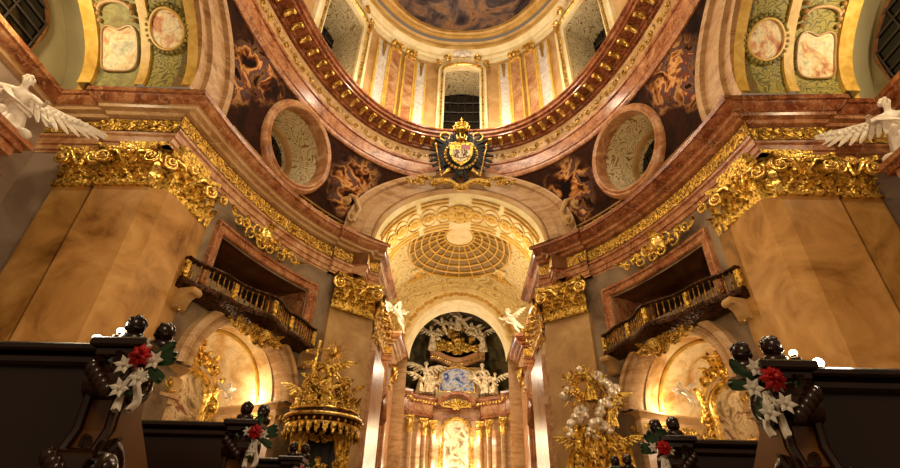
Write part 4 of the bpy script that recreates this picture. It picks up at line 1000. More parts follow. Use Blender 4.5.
def gallery(s):
    side='left' if s<0 else 'right'
    fr=frame(WALL,s*CH,0); g=gframe(fr); D=-.17*S
    w=struct('window_%d'%(8 if s<0 else 9)); w['label']='dark gallery opening above the %s chapel arch'%side
    x0=gcurve(WALL,CH,0,0,s)
    gc=lambda u,v,w_: x0(u if s<0 else -u,v,w_)
    H0,H1,Wd=.57*S,.737*S,.187*S
    for a,b in (((-Wd,H0),(-Wd,H1)),((Wd,H0),(Wd,H1))):
        k=MB(); k.grid([[gc(p[0],p[1],.0) if d==0 else g(p[0],p[1],D) for d in (0,1)] for p in (a,b)]); k.build('reveal',M['red'],w)
    k=MB(); us=frange(-Wd,Wd,14); k.grid([[gc(u,H1,0) for u in us],[g(u,H1,D) for u in us]]); k.grid([[gc(u,H0,0) for u in us],[g(u,H0,D) for u in us]]); k.build('reveal',M['brown'],w)
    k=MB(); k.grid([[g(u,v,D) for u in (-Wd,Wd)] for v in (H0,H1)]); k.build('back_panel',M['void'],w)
    k=MB(); pth=[(-Wd,H0),(-Wd,H1)]+[(u,H1) for u in us[1:-1]]+[(Wd,H1),(Wd,H0)]
    rows=[]
    for i,(u,v) in enumerate(pth):
        su=-1 if u<=-Wd+1e-6 else (1 if u>=Wd-1e-6 else 0); sv=1 if v>=H1-1e-6 else 0
        rows.append([gc(u+su*o,v+sv*o,d) for o,d in ((0,-.05),(0,.06),(.05,.10),(.24,.10),(.28,.16),(.36,.16),(.38,0))])
    k.grid(rows); k.build('frame',M['red'],w)
    # gilded cartouche overlapping the architrave
    x1=gcurve(CORN,49.0,.80,-.05,s); gq=lambda u,v,w_: x1(u if s<0 else -u,v,w_)
    e=empty('gilded_cartouche',gq(0,0,0),label='gilded shell cartouche over the dark gallery opening on the %s'%side,cat='ornament')
    k=MB(); cluster(k,lambda u,v,w_: gq(u,v*1.0,w_+.08),3.1,1.3,.05,seed=11,n=5); k.build('scrollwork',M['gold'],e,angle=60)
    k=MB(); rows=[[gq(r*.42*math.cos(a),.15+r*.40*math.sin(a),.20*(1-r*r)+.12) for a in frange(0,2*pi,24)] for r in (0.001,.4,.75,1)]; k.grid(rows); k.build('shield',M['gold2'],e)
    # balcony
    x2=gcurve(WALL,49.4,0,0,s); T=x2.total; L0=T[int(61.8*20)]-T[int(49.4*20)]; L1=T[int(49.4*20)]-T[int(37.2*20)]
    def dd(t): return .36+.66*(.5+.5*math.cos(pi*t))+.10*math.cos(3*pi*t)
    def bp(t,v,w_=0): # t -1..1 ; -1 = altar end
        u=t*(L0 if t>0 else L1); return x2(u,v,dd(t)+w_)
    b=empty('balcony',bp(0,.535*S),label='curved dark balcony with gilded balusters under the %s gallery opening'%side,cat='balcony')
    ts=frange(-1,1,48); zf=.545*S; zr=.606*S
    def rail(name,mat,prof,par=b):
        k=MB(); rows=[]
        for t in ts: rows.append([bp(t,v,o) for o,v in prof])
        for tt in (-1,1): pass
        k.grid(rows); k.add([bp(-1,v,o) for o,v in prof],[tuple(range(len(prof)))]); k.add([bp(1,v,o) for o,v in prof],[tuple(range(len(prof)))]); return k.build(name,mat,par)
    rail('floor_slab',M['bronze'],[(-1.3,zf-.05),(-1.3,zf-.20),(-.35,zf-.30),(-.1,zf-.22),(.02,zf-.16),(.10,zf-.12),(.12,zf-.03),(.06,zf),(-1.3,zf)])
    rail('base_rail',M['bronze'],[(-.10,zf),(.06,zf),(.06,zf+.06),(.02,zf+.09),(-.08,zf+.09),(-.10,zf+.05)])
    rail('handrail',M['bronze'],[(-.12,zr-.09),(.06,zr-.09),(.10,zr-.05),(.10,zr),(.05,zr+.03),(-.10,zr+.03),(-.13,zr-.02)])
    bal=MB(); hb=zr-.09-(zf+.09)
    prof=[(.035,0),(.035,.05),(.018,.08),(.040,.20),(.045,.27),(.018,.42),(.018,.55),(.035,.62),(.035,hb)]
    prof=[(r,z*hb/.7 if z<hb else z) for r,z in prof[:-1]]+[(.035,hb)]
    bal.lathe(prof,8); bm_=mbmesh(bal,'baluster',M['baluster'])
    n=34
    for i in range(n):
        t=-1+2*(i+.5)/n
        if i in (0,n-1,n//2-1,n//2,9,24): continue
        obj_from(bm_,'baluster',None,b,Matrix.Translation(bp(t,zf+.09,-.02)))
    for t in (-.985,-.46,0,.46,.985):
        k=MB(); p=bp(t,zf+.09,-.02); q=bp(min(1,t+.02),zf+.09,-.02)-bp(max(-1,t-.02),zf+.09,-.02); an=math.atan2(q.y,q.x)
        k.box((0,0,hb/2),(.17,.12,hb),TRS(p,an),bev=.02); k.box((0,-.06 if s>0 else .06,hb/2),(.10,.05,hb*.7),TRS(p,an)); k.sphere(p+Vector((0,0,hb*.3)),(.11,.11,.14),8,6); k.sphere(p+Vector((0,0,hb*.75)),(.10,.10,.12),8,6); k.build('post',M['gold'],b)
    for t in (-.93,.90):   # console brackets
        k=MB(); u=t*(L0 if t>0 else L1); rows=[]
        for i in range(10):
            f=i/9; v=zf-.22-.62*f; w_=.55*(1-f)**.7+.12+.05*math.sin(f*9); rows.append([x2(u-.16,v,0),x2(u-.16,v,w_),x2(u+.16,v,w_),x2(u+.16,v,0)])
        k.grid(rows); k.tube([x2(u-.19,zf-.72,.20),x2(u+.19,zf-.72,.20)],.11,8); k.tube([x2(u-.19,zf-.33,.60),x2(u+.19,zf-.33,.60)],.10,8); k.build('console',M['tan'],b)
        k=MB(); leaf(k,lambda uu,v,w_: x2(u+uu,zf-.35-v,w_+.35-v*.3),0,0,.5,.10,.05); k.build('gilded_leaf',M['gold2'],b)
    k=MB(); gg=lambda u,v,w_: x2(u+.0,zf-.55+v,w_+.45+.25*math.cos(u*.9)); cluster(k,gg,2.3,.9,.06,seed=8,n=5); cluster(k,gg,1.7,1.3,.06,seed=9,n=3); k.sphere(gg(0,-.1,.25),(.22,.22,.26),10,8); k.build('gilded_foliage',M['goldfine'],b,angle=60)
gallery(-1); gallery(1)

# ================================================================ COAT OF ARMS ABOVE THE CHOIR ARCH
def arms():
    x=0; p0=W(0,1.552,1.385); fr=Matrix.Translation(W(0,1.50,1.395))@Matrix.Rotation(R_(10),4,'X')@Matrix.Scale(1.03,4)
    g=lambda u,v,w: fr@Vector((u,-w,v))
    e=empty('coat_of_arms',W(0,1.50,1.30),label='gilded coat of arms on a black double-headed eagle above the choir arch',cat='coat of arms')
    k=MB() # black eagle: body, wings of feathers, two heads
    k.sphere(g(0,-.35,-.12),(.62,.16,.95),16,12)
    for s in (-1,1):
        rows=[[g(s*.12,.75-.22*j,-.14),g(s*.55,.80-.24*j,-.10),g(s*(1.12-.05*j),.80-.27*j,-.08)] for j in range(8)]; k.grid(rows); k.grid([[p+Vector((0,.05,0)) for p in r_] for r_ in rows])
        for i in range(9):
            t=i/8; a=R_(78-128*t); r=1.30-.10*t; b=Vector((s*.3,.15-.05*i,-.1))
            tip=(s*(.40+r*.95*math.cos(a)),.05+r*.9*math.sin(a)-.25*t,-.02)
            k.tube([g(b.x,b.y,b.z),g((b.x+tip[0])/2,(b.y+tip[1])/2+.08,.0),g(*tip)],[.14,.15,.05],6)
        k.tube([g(s*.12,.5,0),g(s*.28,.75,.05),g(s*.34,.98,.08),g(s*.22,1.06,.10)],[.16,.12,.12,.09],7)
        k.tube([g(s*.22,1.08,.10),g(s*.10,1.03,.14)],[.06,.02],5)
        k.tube([g(s*.15,-1.1,0),g(s*.30,-1.45,0),g(s*.12,-1.62,0)],[.12,.12,.04],6)
    k.build('eagle',M['black'],e)
    for s in (-1,1):
        k=MB(); k.tube([g(s*.80+.24*math.cos(a),.92+.24*math.sin(a),.05) for a in frange(0,2*pi,24)[:-1]],.045,7,closed=True); k.build('halo',M['gold'],e)
    hw=.58
    sh=[(-hw,.45),(-hw*.5,.50),(0,.44),(hw*.5,.50),(hw,.45),(hw*.96,-.15),(hw*.7,-.5),(hw*.3,-.70),(0,-.82),(-hw*.3,-.70),(-hw*.7,-.5),(-hw*.96,-.15)]
    k=MB(); 
    def plate(k,pl,w0,w1): n=len(pl); k.add([g(u,v,w0) for u,v in pl]+[g(u,v,w1) for u,v in pl],[tuple(range(n)),tuple(range(n,2*n))]+[(i,(i+1)%n,n+(i+1)%n,n+i) for i in range(n)])
    plate(k,sh,.10,.22); sh_o=k.build('shield',M['gold'],e)
    inn=[(-.44,.30),(.44,.30),(.42,-.18),(.26,-.48),(0,-.62),(-.26,-.48),(-.42,-.18)]
    k=MB(); plate(k,inn,.22,.245); k.build('shield_field',M['shieldwhite'],e,label='pale gold shield field')
    k=MB(); plate(k,[(-.44,.30),(0,.30),(0,.06),(-.44,.06)],.245,.262); k.build('shield_quarter',M['gold'],e)
    k=MB(); plate(k,[(0,.30),(.44,.30),(.44,.06),(0,.06)],.245,.262); k.build('shield_quarter',M['shieldred'],e,label='red quarter')
    k=MB(); 
    for q in (-1,1):   # two rampant beasts, a party line and a garland below
        b_=q*.20
        k.tube([g(b_-.10,-.34,.265),g(b_-.02,-.20,.27),g(b_+.02,-.06,.275),g(b_-.06,.02,.27)],[.03,.055,.06,.035],6)
        for du,dv in ((.12,.0),(.13,-.10),(.10,-.30)): k.tube([g(b_+.0,dv-.06 if dv>-.2 else -.22,.27),g(b_+du*.6,dv-.02,.275),g(b_+du,dv-.05,.27)],.022,5)
        k.tube([g(b_-.08,-.26,.265),g(b_-.15,-.16,.27),g(b_-.12,-.04,.27),g(b_-.16,.01,.27)],.016,5)
    k.tube([g(0,.05,.265),g(0,-.58,.265)],.014,5); k.tube([g(-.40,-.30,.265),g(-.1,-.42,.27),g(.1,-.42,.27),g(.40,-.30,.265)],.018,5); k.build('shield_charge',M['shieldbrown'],e)
    k=MB() # chain of the order round the shield
    for i in range(26):
        a=pi*.5+2*pi*(i+.5)/26; u,v=.76*math.cos(a),-.16+.80*math.sin(a)*(1 if math.sin(a)<0 else .85); k.sphere(g(u,v,.18),(.085,.07,.085),7,5)
    k.build('collar_chain',M['goldfine'],e)
    k=MB(); # crown
    k.lathe([(.34,0),(.36,.04),(.34,.10),(.36,.13)],20,fr@Matrix.Translation((0,-.12,1.12)))
    for i in range(8):
        a=2*pi*i/8; cx,cy=.34*math.cos(a),.34*math.sin(a); c=fr@Matrix.Translation((0,-.12,1.12)); k.tube([c@Vector((cx,cy,.13)),c@Vector((cx*1.15,cy*1.15,.34)),c@Vector((cx*.6,cy*.6,.52)),c@Vector((0,0,.50))],.04,6); k.sphere(c@Vector((cx,cy,.2)),.07,6,5)
    c=fr@Matrix.Translation((0,-.12,1.12)); k.sphere(c@Vector((0,0,.60)),.08,8,6); k.tube([c@Vector((0,0,.62)),c@Vector((0,0,.86))],.025,5); k.tube([c@Vector((-.08,0,.77)),c@Vector((.08,0,.77))],.025,5)
    k.build('crown',M['gold'],e)
    k=MB(); k.lathe([(.22,0),(.24,.03),(.22,.08)],16,fr@Matrix.Translation((0,-.20,.58)))
    for i in range(7): a=2*pi*i/7; cc=fr@Matrix.Translation((0,-.20,.58)); k.tube([cc@Vector((.22*math.cos(a),.22*math.sin(a),.06)),cc@Vector((.27*math.cos(a),.27*math.sin(a),.26))],[.05,.02],5); 
    k.build('coronet',M['gold2'],e)
    for s in (-1,1):
        k=MB(); k.tube([g(s*.92,-1.30,.05),g(s*1.22,.35,.12)],.035,6); k.tube([g(s*1.22,.35,.12),g(s*1.25,.55,.12)],[.08,.01],6); k.build('sceptre' if s<0 else 'sword',M['gold2'],e)
        k=MB(); k.tube([g(s*.55,-.95,.1),g(s*.85,-1.25,.12)],[.09,.02],6); k.build('talon',M['gold'],e)
    k=MB()
    gg=lambda u,v,w: g(u,v-1.75,w+.1)
    rows=[]
    for i in range(21):
        t=-1+i/10; u=1.25*t; v=.32*math.cos(pi*abs(t))*-1*(1) ; v=-.25+.38*abs(math.sin(pi*t*.75)); rows.append([gg(u,v+.17,.05),gg(u,v+.06,.18),gg(u,v-.06,.18),gg(u,v-.17,.05)])
    k.grid(rows)
    for s in (-1,1): put_spiral(k,gg,s*1.28,.0,.22,1.4,pi/2,s,.07); put_spiral(k,gg,s*2.0,.12,.20,1.5,pi/2,-s,.06); k.tube([gg(s*1.3,.2,.1),gg(s*1.7,.32,.1),gg(s*2.0,.32,.1)],.06,6); leaf(k,gg,s*1.7,-.05,.35,.10,.1,s*.2); leaf(k,gg,s*2.3,-.05,.3,.10,.1,s*.3)
    k.sphere(gg(0,-.28,.14),(.42,.18,.18),12,8); k.build('scroll_base',M['goldfine'],e)
arms()
for s in (-1,1): # gilded volute keys on the archivolt shoulders
    side='left' if s<0 else 'right'
    x=.40; z=1.13; p=W(s*x,belt_y(x,z)-.03,z); fr=Matrix.Translation(p); g=lambda u,v,w: fr@Vector((u,-w,v))
    e=empty('volute_console',p,label='carved stone volute at the %s foot of the choir arch'%side,cat='ornament')
    k=MB(); put_spiral(k,g,s*.55,.15,.36,1.6,pi/2,-s,.11,.1); put_spiral(k,g,s*.05,-.75,.26,1.5,-pi/2,s,.09,.1); k.tube([g(s*.55,.5,.1),g(s*.1,.3,.12),g(s*-.2,-.4,.12),g(s*.05,-1.0,.1)],[.11,.13,.12,.09],7); k.build('scroll',M['tan'],e)
# ================================================================ PULPIT (left) AND GILDED SCULPTURE GROUP (right)
def pulpit():
    c=(-.375,1.43); P=lambda z: W(c[0],c[1],z); e=empty('pulpit',P(FL),label='gilded pulpit canopy crowned by carved figures and a cross, left of the choir',cat='pulpit')
    T=Matrix.Translation(P(.285)); r=1.22
    k=MB(); k.lathe([(.001,-.02),(r*.82,-.02),(r*.9,.0),(r*.98,.10),(r,.18),(r*1.04,.24),(r*1.04,.30),(r*.96,.36),(r*.93,.48),(r*.80,.60),(r*.60,.72),(r*.45,.95),(r*.25,1.1),(.001,1.15)],40,T); cn=k.build('canopy',M['bronze'],e)
    k=MB()
    for z,rr,th in ((.02,.97,.05),(.27,1.05,.06),(.50,.93,.04)):
        k.tube([T@Vector((r*rr*math.cos(a),r*rr*math.sin(a),z)) for a in frange(0,2*pi,40)[:-1]],th,6,closed=True)
    k.build('gilded_rim',M['gold2'],cn)
    k=MB()
    for i in range(30):   # lambrequins with tassels hanging from the rim
        a=2*pi*i/30; fr=T@Matrix.Rotation(a,4,'Z')@Matrix.Translation((r*1.0,0,.0)); k.box((0,0,-.08),(.04,.17,.22),fr,bev=.015); k.sphere(fr@Vector((.01,0,-.24)),(.06,.06,.09),7,5); k.sphere(fr@Vector((0,.13,.12)),(.05,.05,.06),6,5)
    k.build('lambrequin',M['gold'],cn,angle=60)
    k=MB(); rd=random.Random(5)
    for i in range(18):
        a=2*pi*i/18; fr=T@Matrix.Rotation(a,4,'Z')@Matrix.Translation((r*.80,0,.52)); g=lambda u,v,w,fr=fr: fr@Vector((w,u,v)); leaf(k,g,0,0,.45,.12,.2,rd.uniform(-.1,.1)); put_spiral(k,g,.1,.05,.16,1.3,0,1,.04,.1)
    k.build('gilded_foliage',M['gold'],cn,angle=60)
    # figures on the canopy
    for i,(x,y,z,rz,s_,kind) in enumerate(((-.85,-.35,.50,.6,1.05,'s2'),(.75,-.45,.50,-.6,.95,'s2'),(-.45,-.75,.55,.3,.75,'p0'),(.30,-.80,.60,-.2,.75,'p1'),(.0,-.15,1.05,0,1.30,'s1'),(-.35,-.35,.95,.7,.8,'p1'),(.45,-.25,1.0,-.6,.85,'p0'),(.95,.1,.45,-1.2,.8,'p0'),(-.95,.15,.45,1.2,.8,'p1'),(.25,.0,1.5,-.5,.75,'p1'),(-.15,-.55,1.15,.2,.6,'p0'),(.62,-.55,.85,-.7,.62,'p1'))):
        me=SAINT[int(kind[1])] if kind[0]=='s' else PUTTO[int(kind[1])]
        obj_from(me,'gilded_figure' if kind[0]=='s' else 'gilded_putto',M['gold'] if i%3 else M['gold2'],e,T@TRS((x,y,z),rz+pi,s_))
    k=MB()
    for i in range(22): k.sphere(T@Vector((rd.uniform(-.7,.7),rd.uniform(-.5,.4),rd.uniform(.6,1.7))),(rd.uniform(.12,.24),)*3,9,7)
    k.build('carved_cloud',M['goldfine'],e)
    k=MB(); b0,b1=T@Vector((-.52,-.55,1.45)),T@Vector((-.44,-.55,2.85)); k.tube([b0,b1],.06,6); m=b0.lerp(b1,.78); k.tube([m+Vector((-.36,0,-.03)),m+Vector((.36,0,.05))],.06,6)
    for p in (b1,m+Vector((-.36,0,-.03)),m+Vector((.36,0,.05))): k.sphere(p,.075,7,5)
    k.build('cross',M['gold2'],e)
    k=MB(); q=T@Vector((.02,-.1,2.62)); k.sphere(q,.13,10,7)
    for i in range(20): a=2*pi*i/20; l=.55 if i%2 else .36; k.tube([q,q+Vector((l*math.cos(a),0,l*math.sin(a)))],[.035,.008],4)
    k.build('ray_burst',M['gold2'],e)
    # back board with door below the canopy, drapery volutes and basket
    k=MB(); k.box((0,.45,-1.35),(1.45,.14,2.7),T,bev=.03); bb=k.build('back_board',M['wood'],e)
    k=MB(); k.box((-.05,.34,-1.15),(.66,.08,1.9),T,bev=.03); k.build('door_panel',M['black'],bb)
    k=MB(); g=lambda u,v,w: T@Vector((u,.28-w,v))
    cluster(k,lambda u,v,w: g(u-.05,v-1.1,w),.5,.6,.03,2,2)
    for sg in (-1,1):
        for v in (-.35,-1.0,-1.6): put_spiral(k,g,sg*.62,v,.22,1.5,pi/2,-sg,.06,.1); leaf(k,g,sg*.62,v-.45,.5,.13,.2)
        for i in range(5): k.tube([g(sg*(.45+.12*i),-.05,.3),g(sg*(.55+.10*i),-.6,.25),g(sg*(.72+.05*i),-1.2-.1*i,.15)],[.05,.06,.03],5)
    cluster(k,lambda u,v,w: g(u,v-.25,w+.2),1.6,.6,.045,4,4)
    k.build('gilded_drapery',M['gold'],bb,angle=60)
    T2=Matrix.Translation(P(.02)); k=MB(); k.lathe([(.1,-.9),(.5,-.6),(.9,-.25),(1.0,0),(1.05,.1),(1.0,.2),(.95,1.05),(1.05,1.12),(1.05,1.2),(.9,1.2),(.9,.2)],36,T2); k.build('basket',M['red2'],e)
    k=MB(); k.lathe([(.22,-E-.02-.02*S+.0),(.22,-.9),(.1,-.9)],14,T2); k.build('stem',M['gold'],e)
pulpit()
def martyr():
    c=(.385,1.44); T=Matrix.Translation(W(c[0],c[1],.20)); e=empty('sculpture_group',W(c[0],c[1],FL),label='gilded saint group with silver clouds and golden rays on the wall right of the choir',cat='sculpture')
    rd=random.Random(11)
    k=MB()   # rays
    q=Vector((-.10,.30,2.75))
    for i in range(26):
        a=2*pi*i/26; l=rd.uniform(.6,1.05); d=Vector((math.cos(a),0,math.sin(a)));  k.tube([T@(q+d*.2),T@(q+d*l)],[.05,.012],4)
    k.build('ray_burst',M['gold2'],e)
    clouds=[(-.75,.0,2.35),(-.05,.1,3.2),(.45,-.05,2.95),(.75,-.1,2.6),(.85,.0,2.3),(-.35,-.25,1.75),(.10,-.35,1.80),(-.65,-.15,1.55),(.35,-.3,1.25),(-.15,-.3,1.05),(-.85,0,1.15),(.0,-.35,1.35),(.40,-.2,2.05)]
    for i,(x,y,z) in enumerate(clouds):
        k=MB()
        for j in range(6): k.sphere(T@Vector((x+rd.uniform(-.17,.17),y+rd.uniform(-.12,.12),z+rd.uniform(-.14,.14))),(rd.uniform(.10,.17),)*3,10,8)
        k.build('silver_cloud',M['silver'],e)
    for i,(x,y,z,rz,s_,kind,mt) in enumerate(((.0,-.2,2.1,pi,1.25,'s0','gold'),(.55,-.25,1.25,pi-.5,1.15,'s1','gold'),(-.65,-.1,2.6,pi+.4,.7,'p0','gold2'),(.35,-.15,2.4,pi-.3,.7,'p1','gold'),(-.55,-.3,1.9,pi+.3,.65,'p1','gold2'),(.75,-.2,1.6,pi-.8,.7,'p0','gold'),(-.75,-.25,.0,pi+.2,1.15,'s2','gold'),(-.15,-.4,.0,pi,.9,'p0','gold2'),(.45,-.35,.05,pi-.4,1.15,'s2','gold'),(.1,-.35,.55,pi,.75,'p1','gold'),(-.65,-.2,.7,pi,.8,'p0','gold'),(.22,-.3,2.75,pi,.5,'p0','silver'))):
        me=SAINT[int(kind[1])] if kind[0]=='s' else PUTTO[int(kind[1])]
        obj_from(me,'gilded_figure' if kind[0]=='s' else 'gilded_putto',M[mt],e,T@TRS((x,y,z),rz,s_))
    k=MB()
    for j in range(5):
        x=-.7+.35*j; d=drape_mb([T@Vector((x*.5,-.1,1.35)),T@Vector((x*.8,-.35,.9)),T@Vector((x*1.1,-.35,.4)),T@Vector((x*1.25,-.3,-.3))],.26,.08,20,j,(1,.1,0)); k.add(d.v,d.f)
    k.build('gilded_drapery',M['gold'],e,angle=60)
    k=MB(); k.lathe([(.2,-1.6),(.5,-1.2),(1.0,-.5),(1.1,-.3),(1.15,-.1),(.9,.0),(.001,.05)],30,T); k.build('carved_base',M['goldfine'],e)
    k=MB(); k.tube([T@Vector((0,0,-E-.2*S+.0)),T@Vector((0,0,-1.5))],[.4,.25],12); k.build('stem',M['red2'],e)
martyr()

# ================================================================ TRANSEPT ALTARS WITH WHITE ANGELS
BIG=body('angel',hip=(0,0,.36),lean=(.04,.14),arms=((-.30,.26,.60),(.34,.22,.64)),knees=[(-.09,.17,.07),(.09,.22,.24)],feet=[(-.09,-.12,.05),(.10,.16,.03)],head=(0,.045),sub=2,fingers=True)
def bigangel(s):
    side='left' if s<0 else 'right'
    z=.758 if s<0 else .785; y=.770 if s<0 else .83; x=1.0
    zt=z; ye=.80 if s<0 else .865
    a=empty('transept_altar',W(s*1.03,.5,FL),label='dark red stepped altar pediment at the %s edge of the photo'%side,cat='altar')
    k=MB(); k.prism([(s*S*.985,-S*.1),(s*S*1.088,-S*.1),(s*S*1.088,S*(ye-.005)),(s*S*.985,S*(ye-.005))],0,S*(z-.1)+E); k.build('altar_body',M['red2'],a)
    steps=[(0,z,.975),(.010,z-.014,.982),(.022,z-.030,.990),(.034,z-.05,.998),(.05,z-.075,1.008)]
    for i,(dy,zz,xx) in enumerate(steps):
        z2=steps[i+1][1] if i+1<len(steps) else z-.10
        k=MB(); k.prism([(s*S*xx,-S*.1),(s*S*1.088,-S*.1),(s*S*1.088,S*(ye+.012-dy)),(s*S*xx,S*(ye+.012-dy))],S*z2+E,S*zz+E); k.build('pediment_step',M['red2'] if i%2 else M['red'],a)
    rz=R_(222) if s<0 else R_(158); sc_=2.15
    T=Matrix.Translation(W(s*1.025,y,z))@Matrix.Rotation(rz,4,'Z')@Matrix.Scale(sc_,4)
    e=empty('angel_statue',W(s*1.025,y,z),label='white marble kneeling angel with spread wings on the %s altar pediment'%side,cat='statue')
    obj_from(BIG,'body',M['statue'],e,T)
    h=hair_mb(BIG,3,44,.020); k=MB(); k.add(h.v,h.f,T); k.build('hair',M['statue'],e)
    cx,cy,cz=BIG['cx'],BIG['cy'],BIG['cz']
    for q in (-1,1): w=wing_mb(cx+q*.04,cy-.06,cz+.04,q,.66,.04,n=11); k=MB(); k.add(w.v,w.f,T); k.build('wing',M['statue'],e)
    k=MB(); r=robe_mb(BIG,top=.50,bottom=.0,r0=.085,r1=.19,folds=8,seed=2,sy=1.25,dy=.03); k.add(r.v,r.f,T)
    d=drape_mb([(cx-.20,cy,cz-.25),(cx,cy+.12,cz-.2),(cx+.14,cy+.02,cz),(cx+.08,cy-.12,cz+.06),(cx-.2,cy-.2,cz-.05),(cx-.40,cy-.16,cz-.15)],.07,.02,24,1); k.add(d.v,d.f,T); k.build('robe',M['statue'],e,angle=60)
    k=MB(); rd=random.Random(3)
    for i in range(9): k.sphere(T@Vector((rd.uniform(-.22,.22),rd.uniform(-.22,.22),.03)),(.20,.20,.13),9,7)
    k.build('cloud_base',M['statue'],e)
bigangel(-1); bigangel(1)

# ================================================================ CHOIR SIDE WALLS AND HIGH ALTAR
for s in (-1,1):
    side='left' if s<0 else 'right'
    for j,y in enumerate((2.12,2.52) ):
        e=empty('choir_pilaster',W(s*.40,y,FL),label='%s pink pilaster with gilded capital on the %s choir wall'%(('nearer','farther')[j],side),cat='pilaster')
        xx=.395 if j==0 else .350
        k=MB(); k.prism([(s*S*xx,S*(y-.035)),(s*S*(xx+.02),S*(y-.035)),(s*S*(xx+.02),S*(y+.035)),(s*S*xx,S*(y+.035))],0,S*.71+E); k.build('shaft',M['pink'],e)
        capital(e,lambda u,v,w,xx=xx,y=y: W(s*(xx-w/S),y+u/S,.71)+Vector((0,0,v)),.84,1.4,fleuron=False)
    # oratory window with broken pediment
    y=2.29; e=empty('oratory_window',W(s*.395,y,.25),label='tall oratory window with pink curved pediment on the %s choir wall'%side,cat='window')
    g=lambda u,v,w: W(s*(.403-w/S),y+u/S,.25)+Vector((0,0,v))
    k=MB(); k.grid([[g(u,v,.10) for u in (-.75,.75)] for v in (-1.2,3.2)]); k.build('pane',M['glass'],e)
    k=MB(); sh=[(-.80,-1.2),(-.80,3.0)]+[(.80*math.cos(t),3.0+.5*math.sin(t)) for t in frange(pi,0,12)]+[(.80,3.0),(.80,-1.2)]; k.tube([g(u,v,.12) for u,v in sh],.16,6); k.tube([g(u*1.3,v,.10) for u,v in sh],.12,6); k.build('frame',M['pink'],e)
    for q in (-1,1):
        k=MB(); rows=[]
        for i in range(10):
            t=i/9; u=q*(1.35-1.0*t); v=3.3+1.1*math.sin(t*pi/2); rows.append([g(u,v-.30,.1),g(u,v-.25,.7),g(u,v,.85),g(u,v+.12,.85),g(u,v+.12,.1)])
        k.grid(rows); k.add(rows[0],[(0,1,2,3,4)]); k.add(rows[-1],[(0,1,2,3,4)]); k.build('pediment',M['red'],e)
        obj_from(PUTTO[0],'gilded_putto',M['gold'],e,TRS(g(q*.9,4.1,.45),rz=-s*pi/2*-1,s=1.1))
    k=MB(); cluster(k,lambda u,v,w: g(u,v+4.3,w+.4),1.6,1.4,.07,6,3); k.build('gilded_cartouche',M['goldfine'],e,angle=60)
    k=MB()
    for v in (-.5,.1,.7,1.3,1.9,2.5): k.tube([g(-.75,v,.12),g(.75,v,.12)],.03,4)
    k.tube([g(0,-1.2,.12),g(0,3.3,.12)],.03,4); k.build('muntin',M['muntin'],e)
    # angel perched on the end of the choir entablature
    e=empty('angel_statue',W(s*.318,2.50,1.0),label='small pale angel perched on the choir entablature, %s of the high altar'%side,cat='statue')
    obj_from(PUTTO[1],'figure',M['statue'],e,TRS(W(s*.318,2.50,1.0),rz=-s*.9+pi*.5*0+pi,s=2.0))

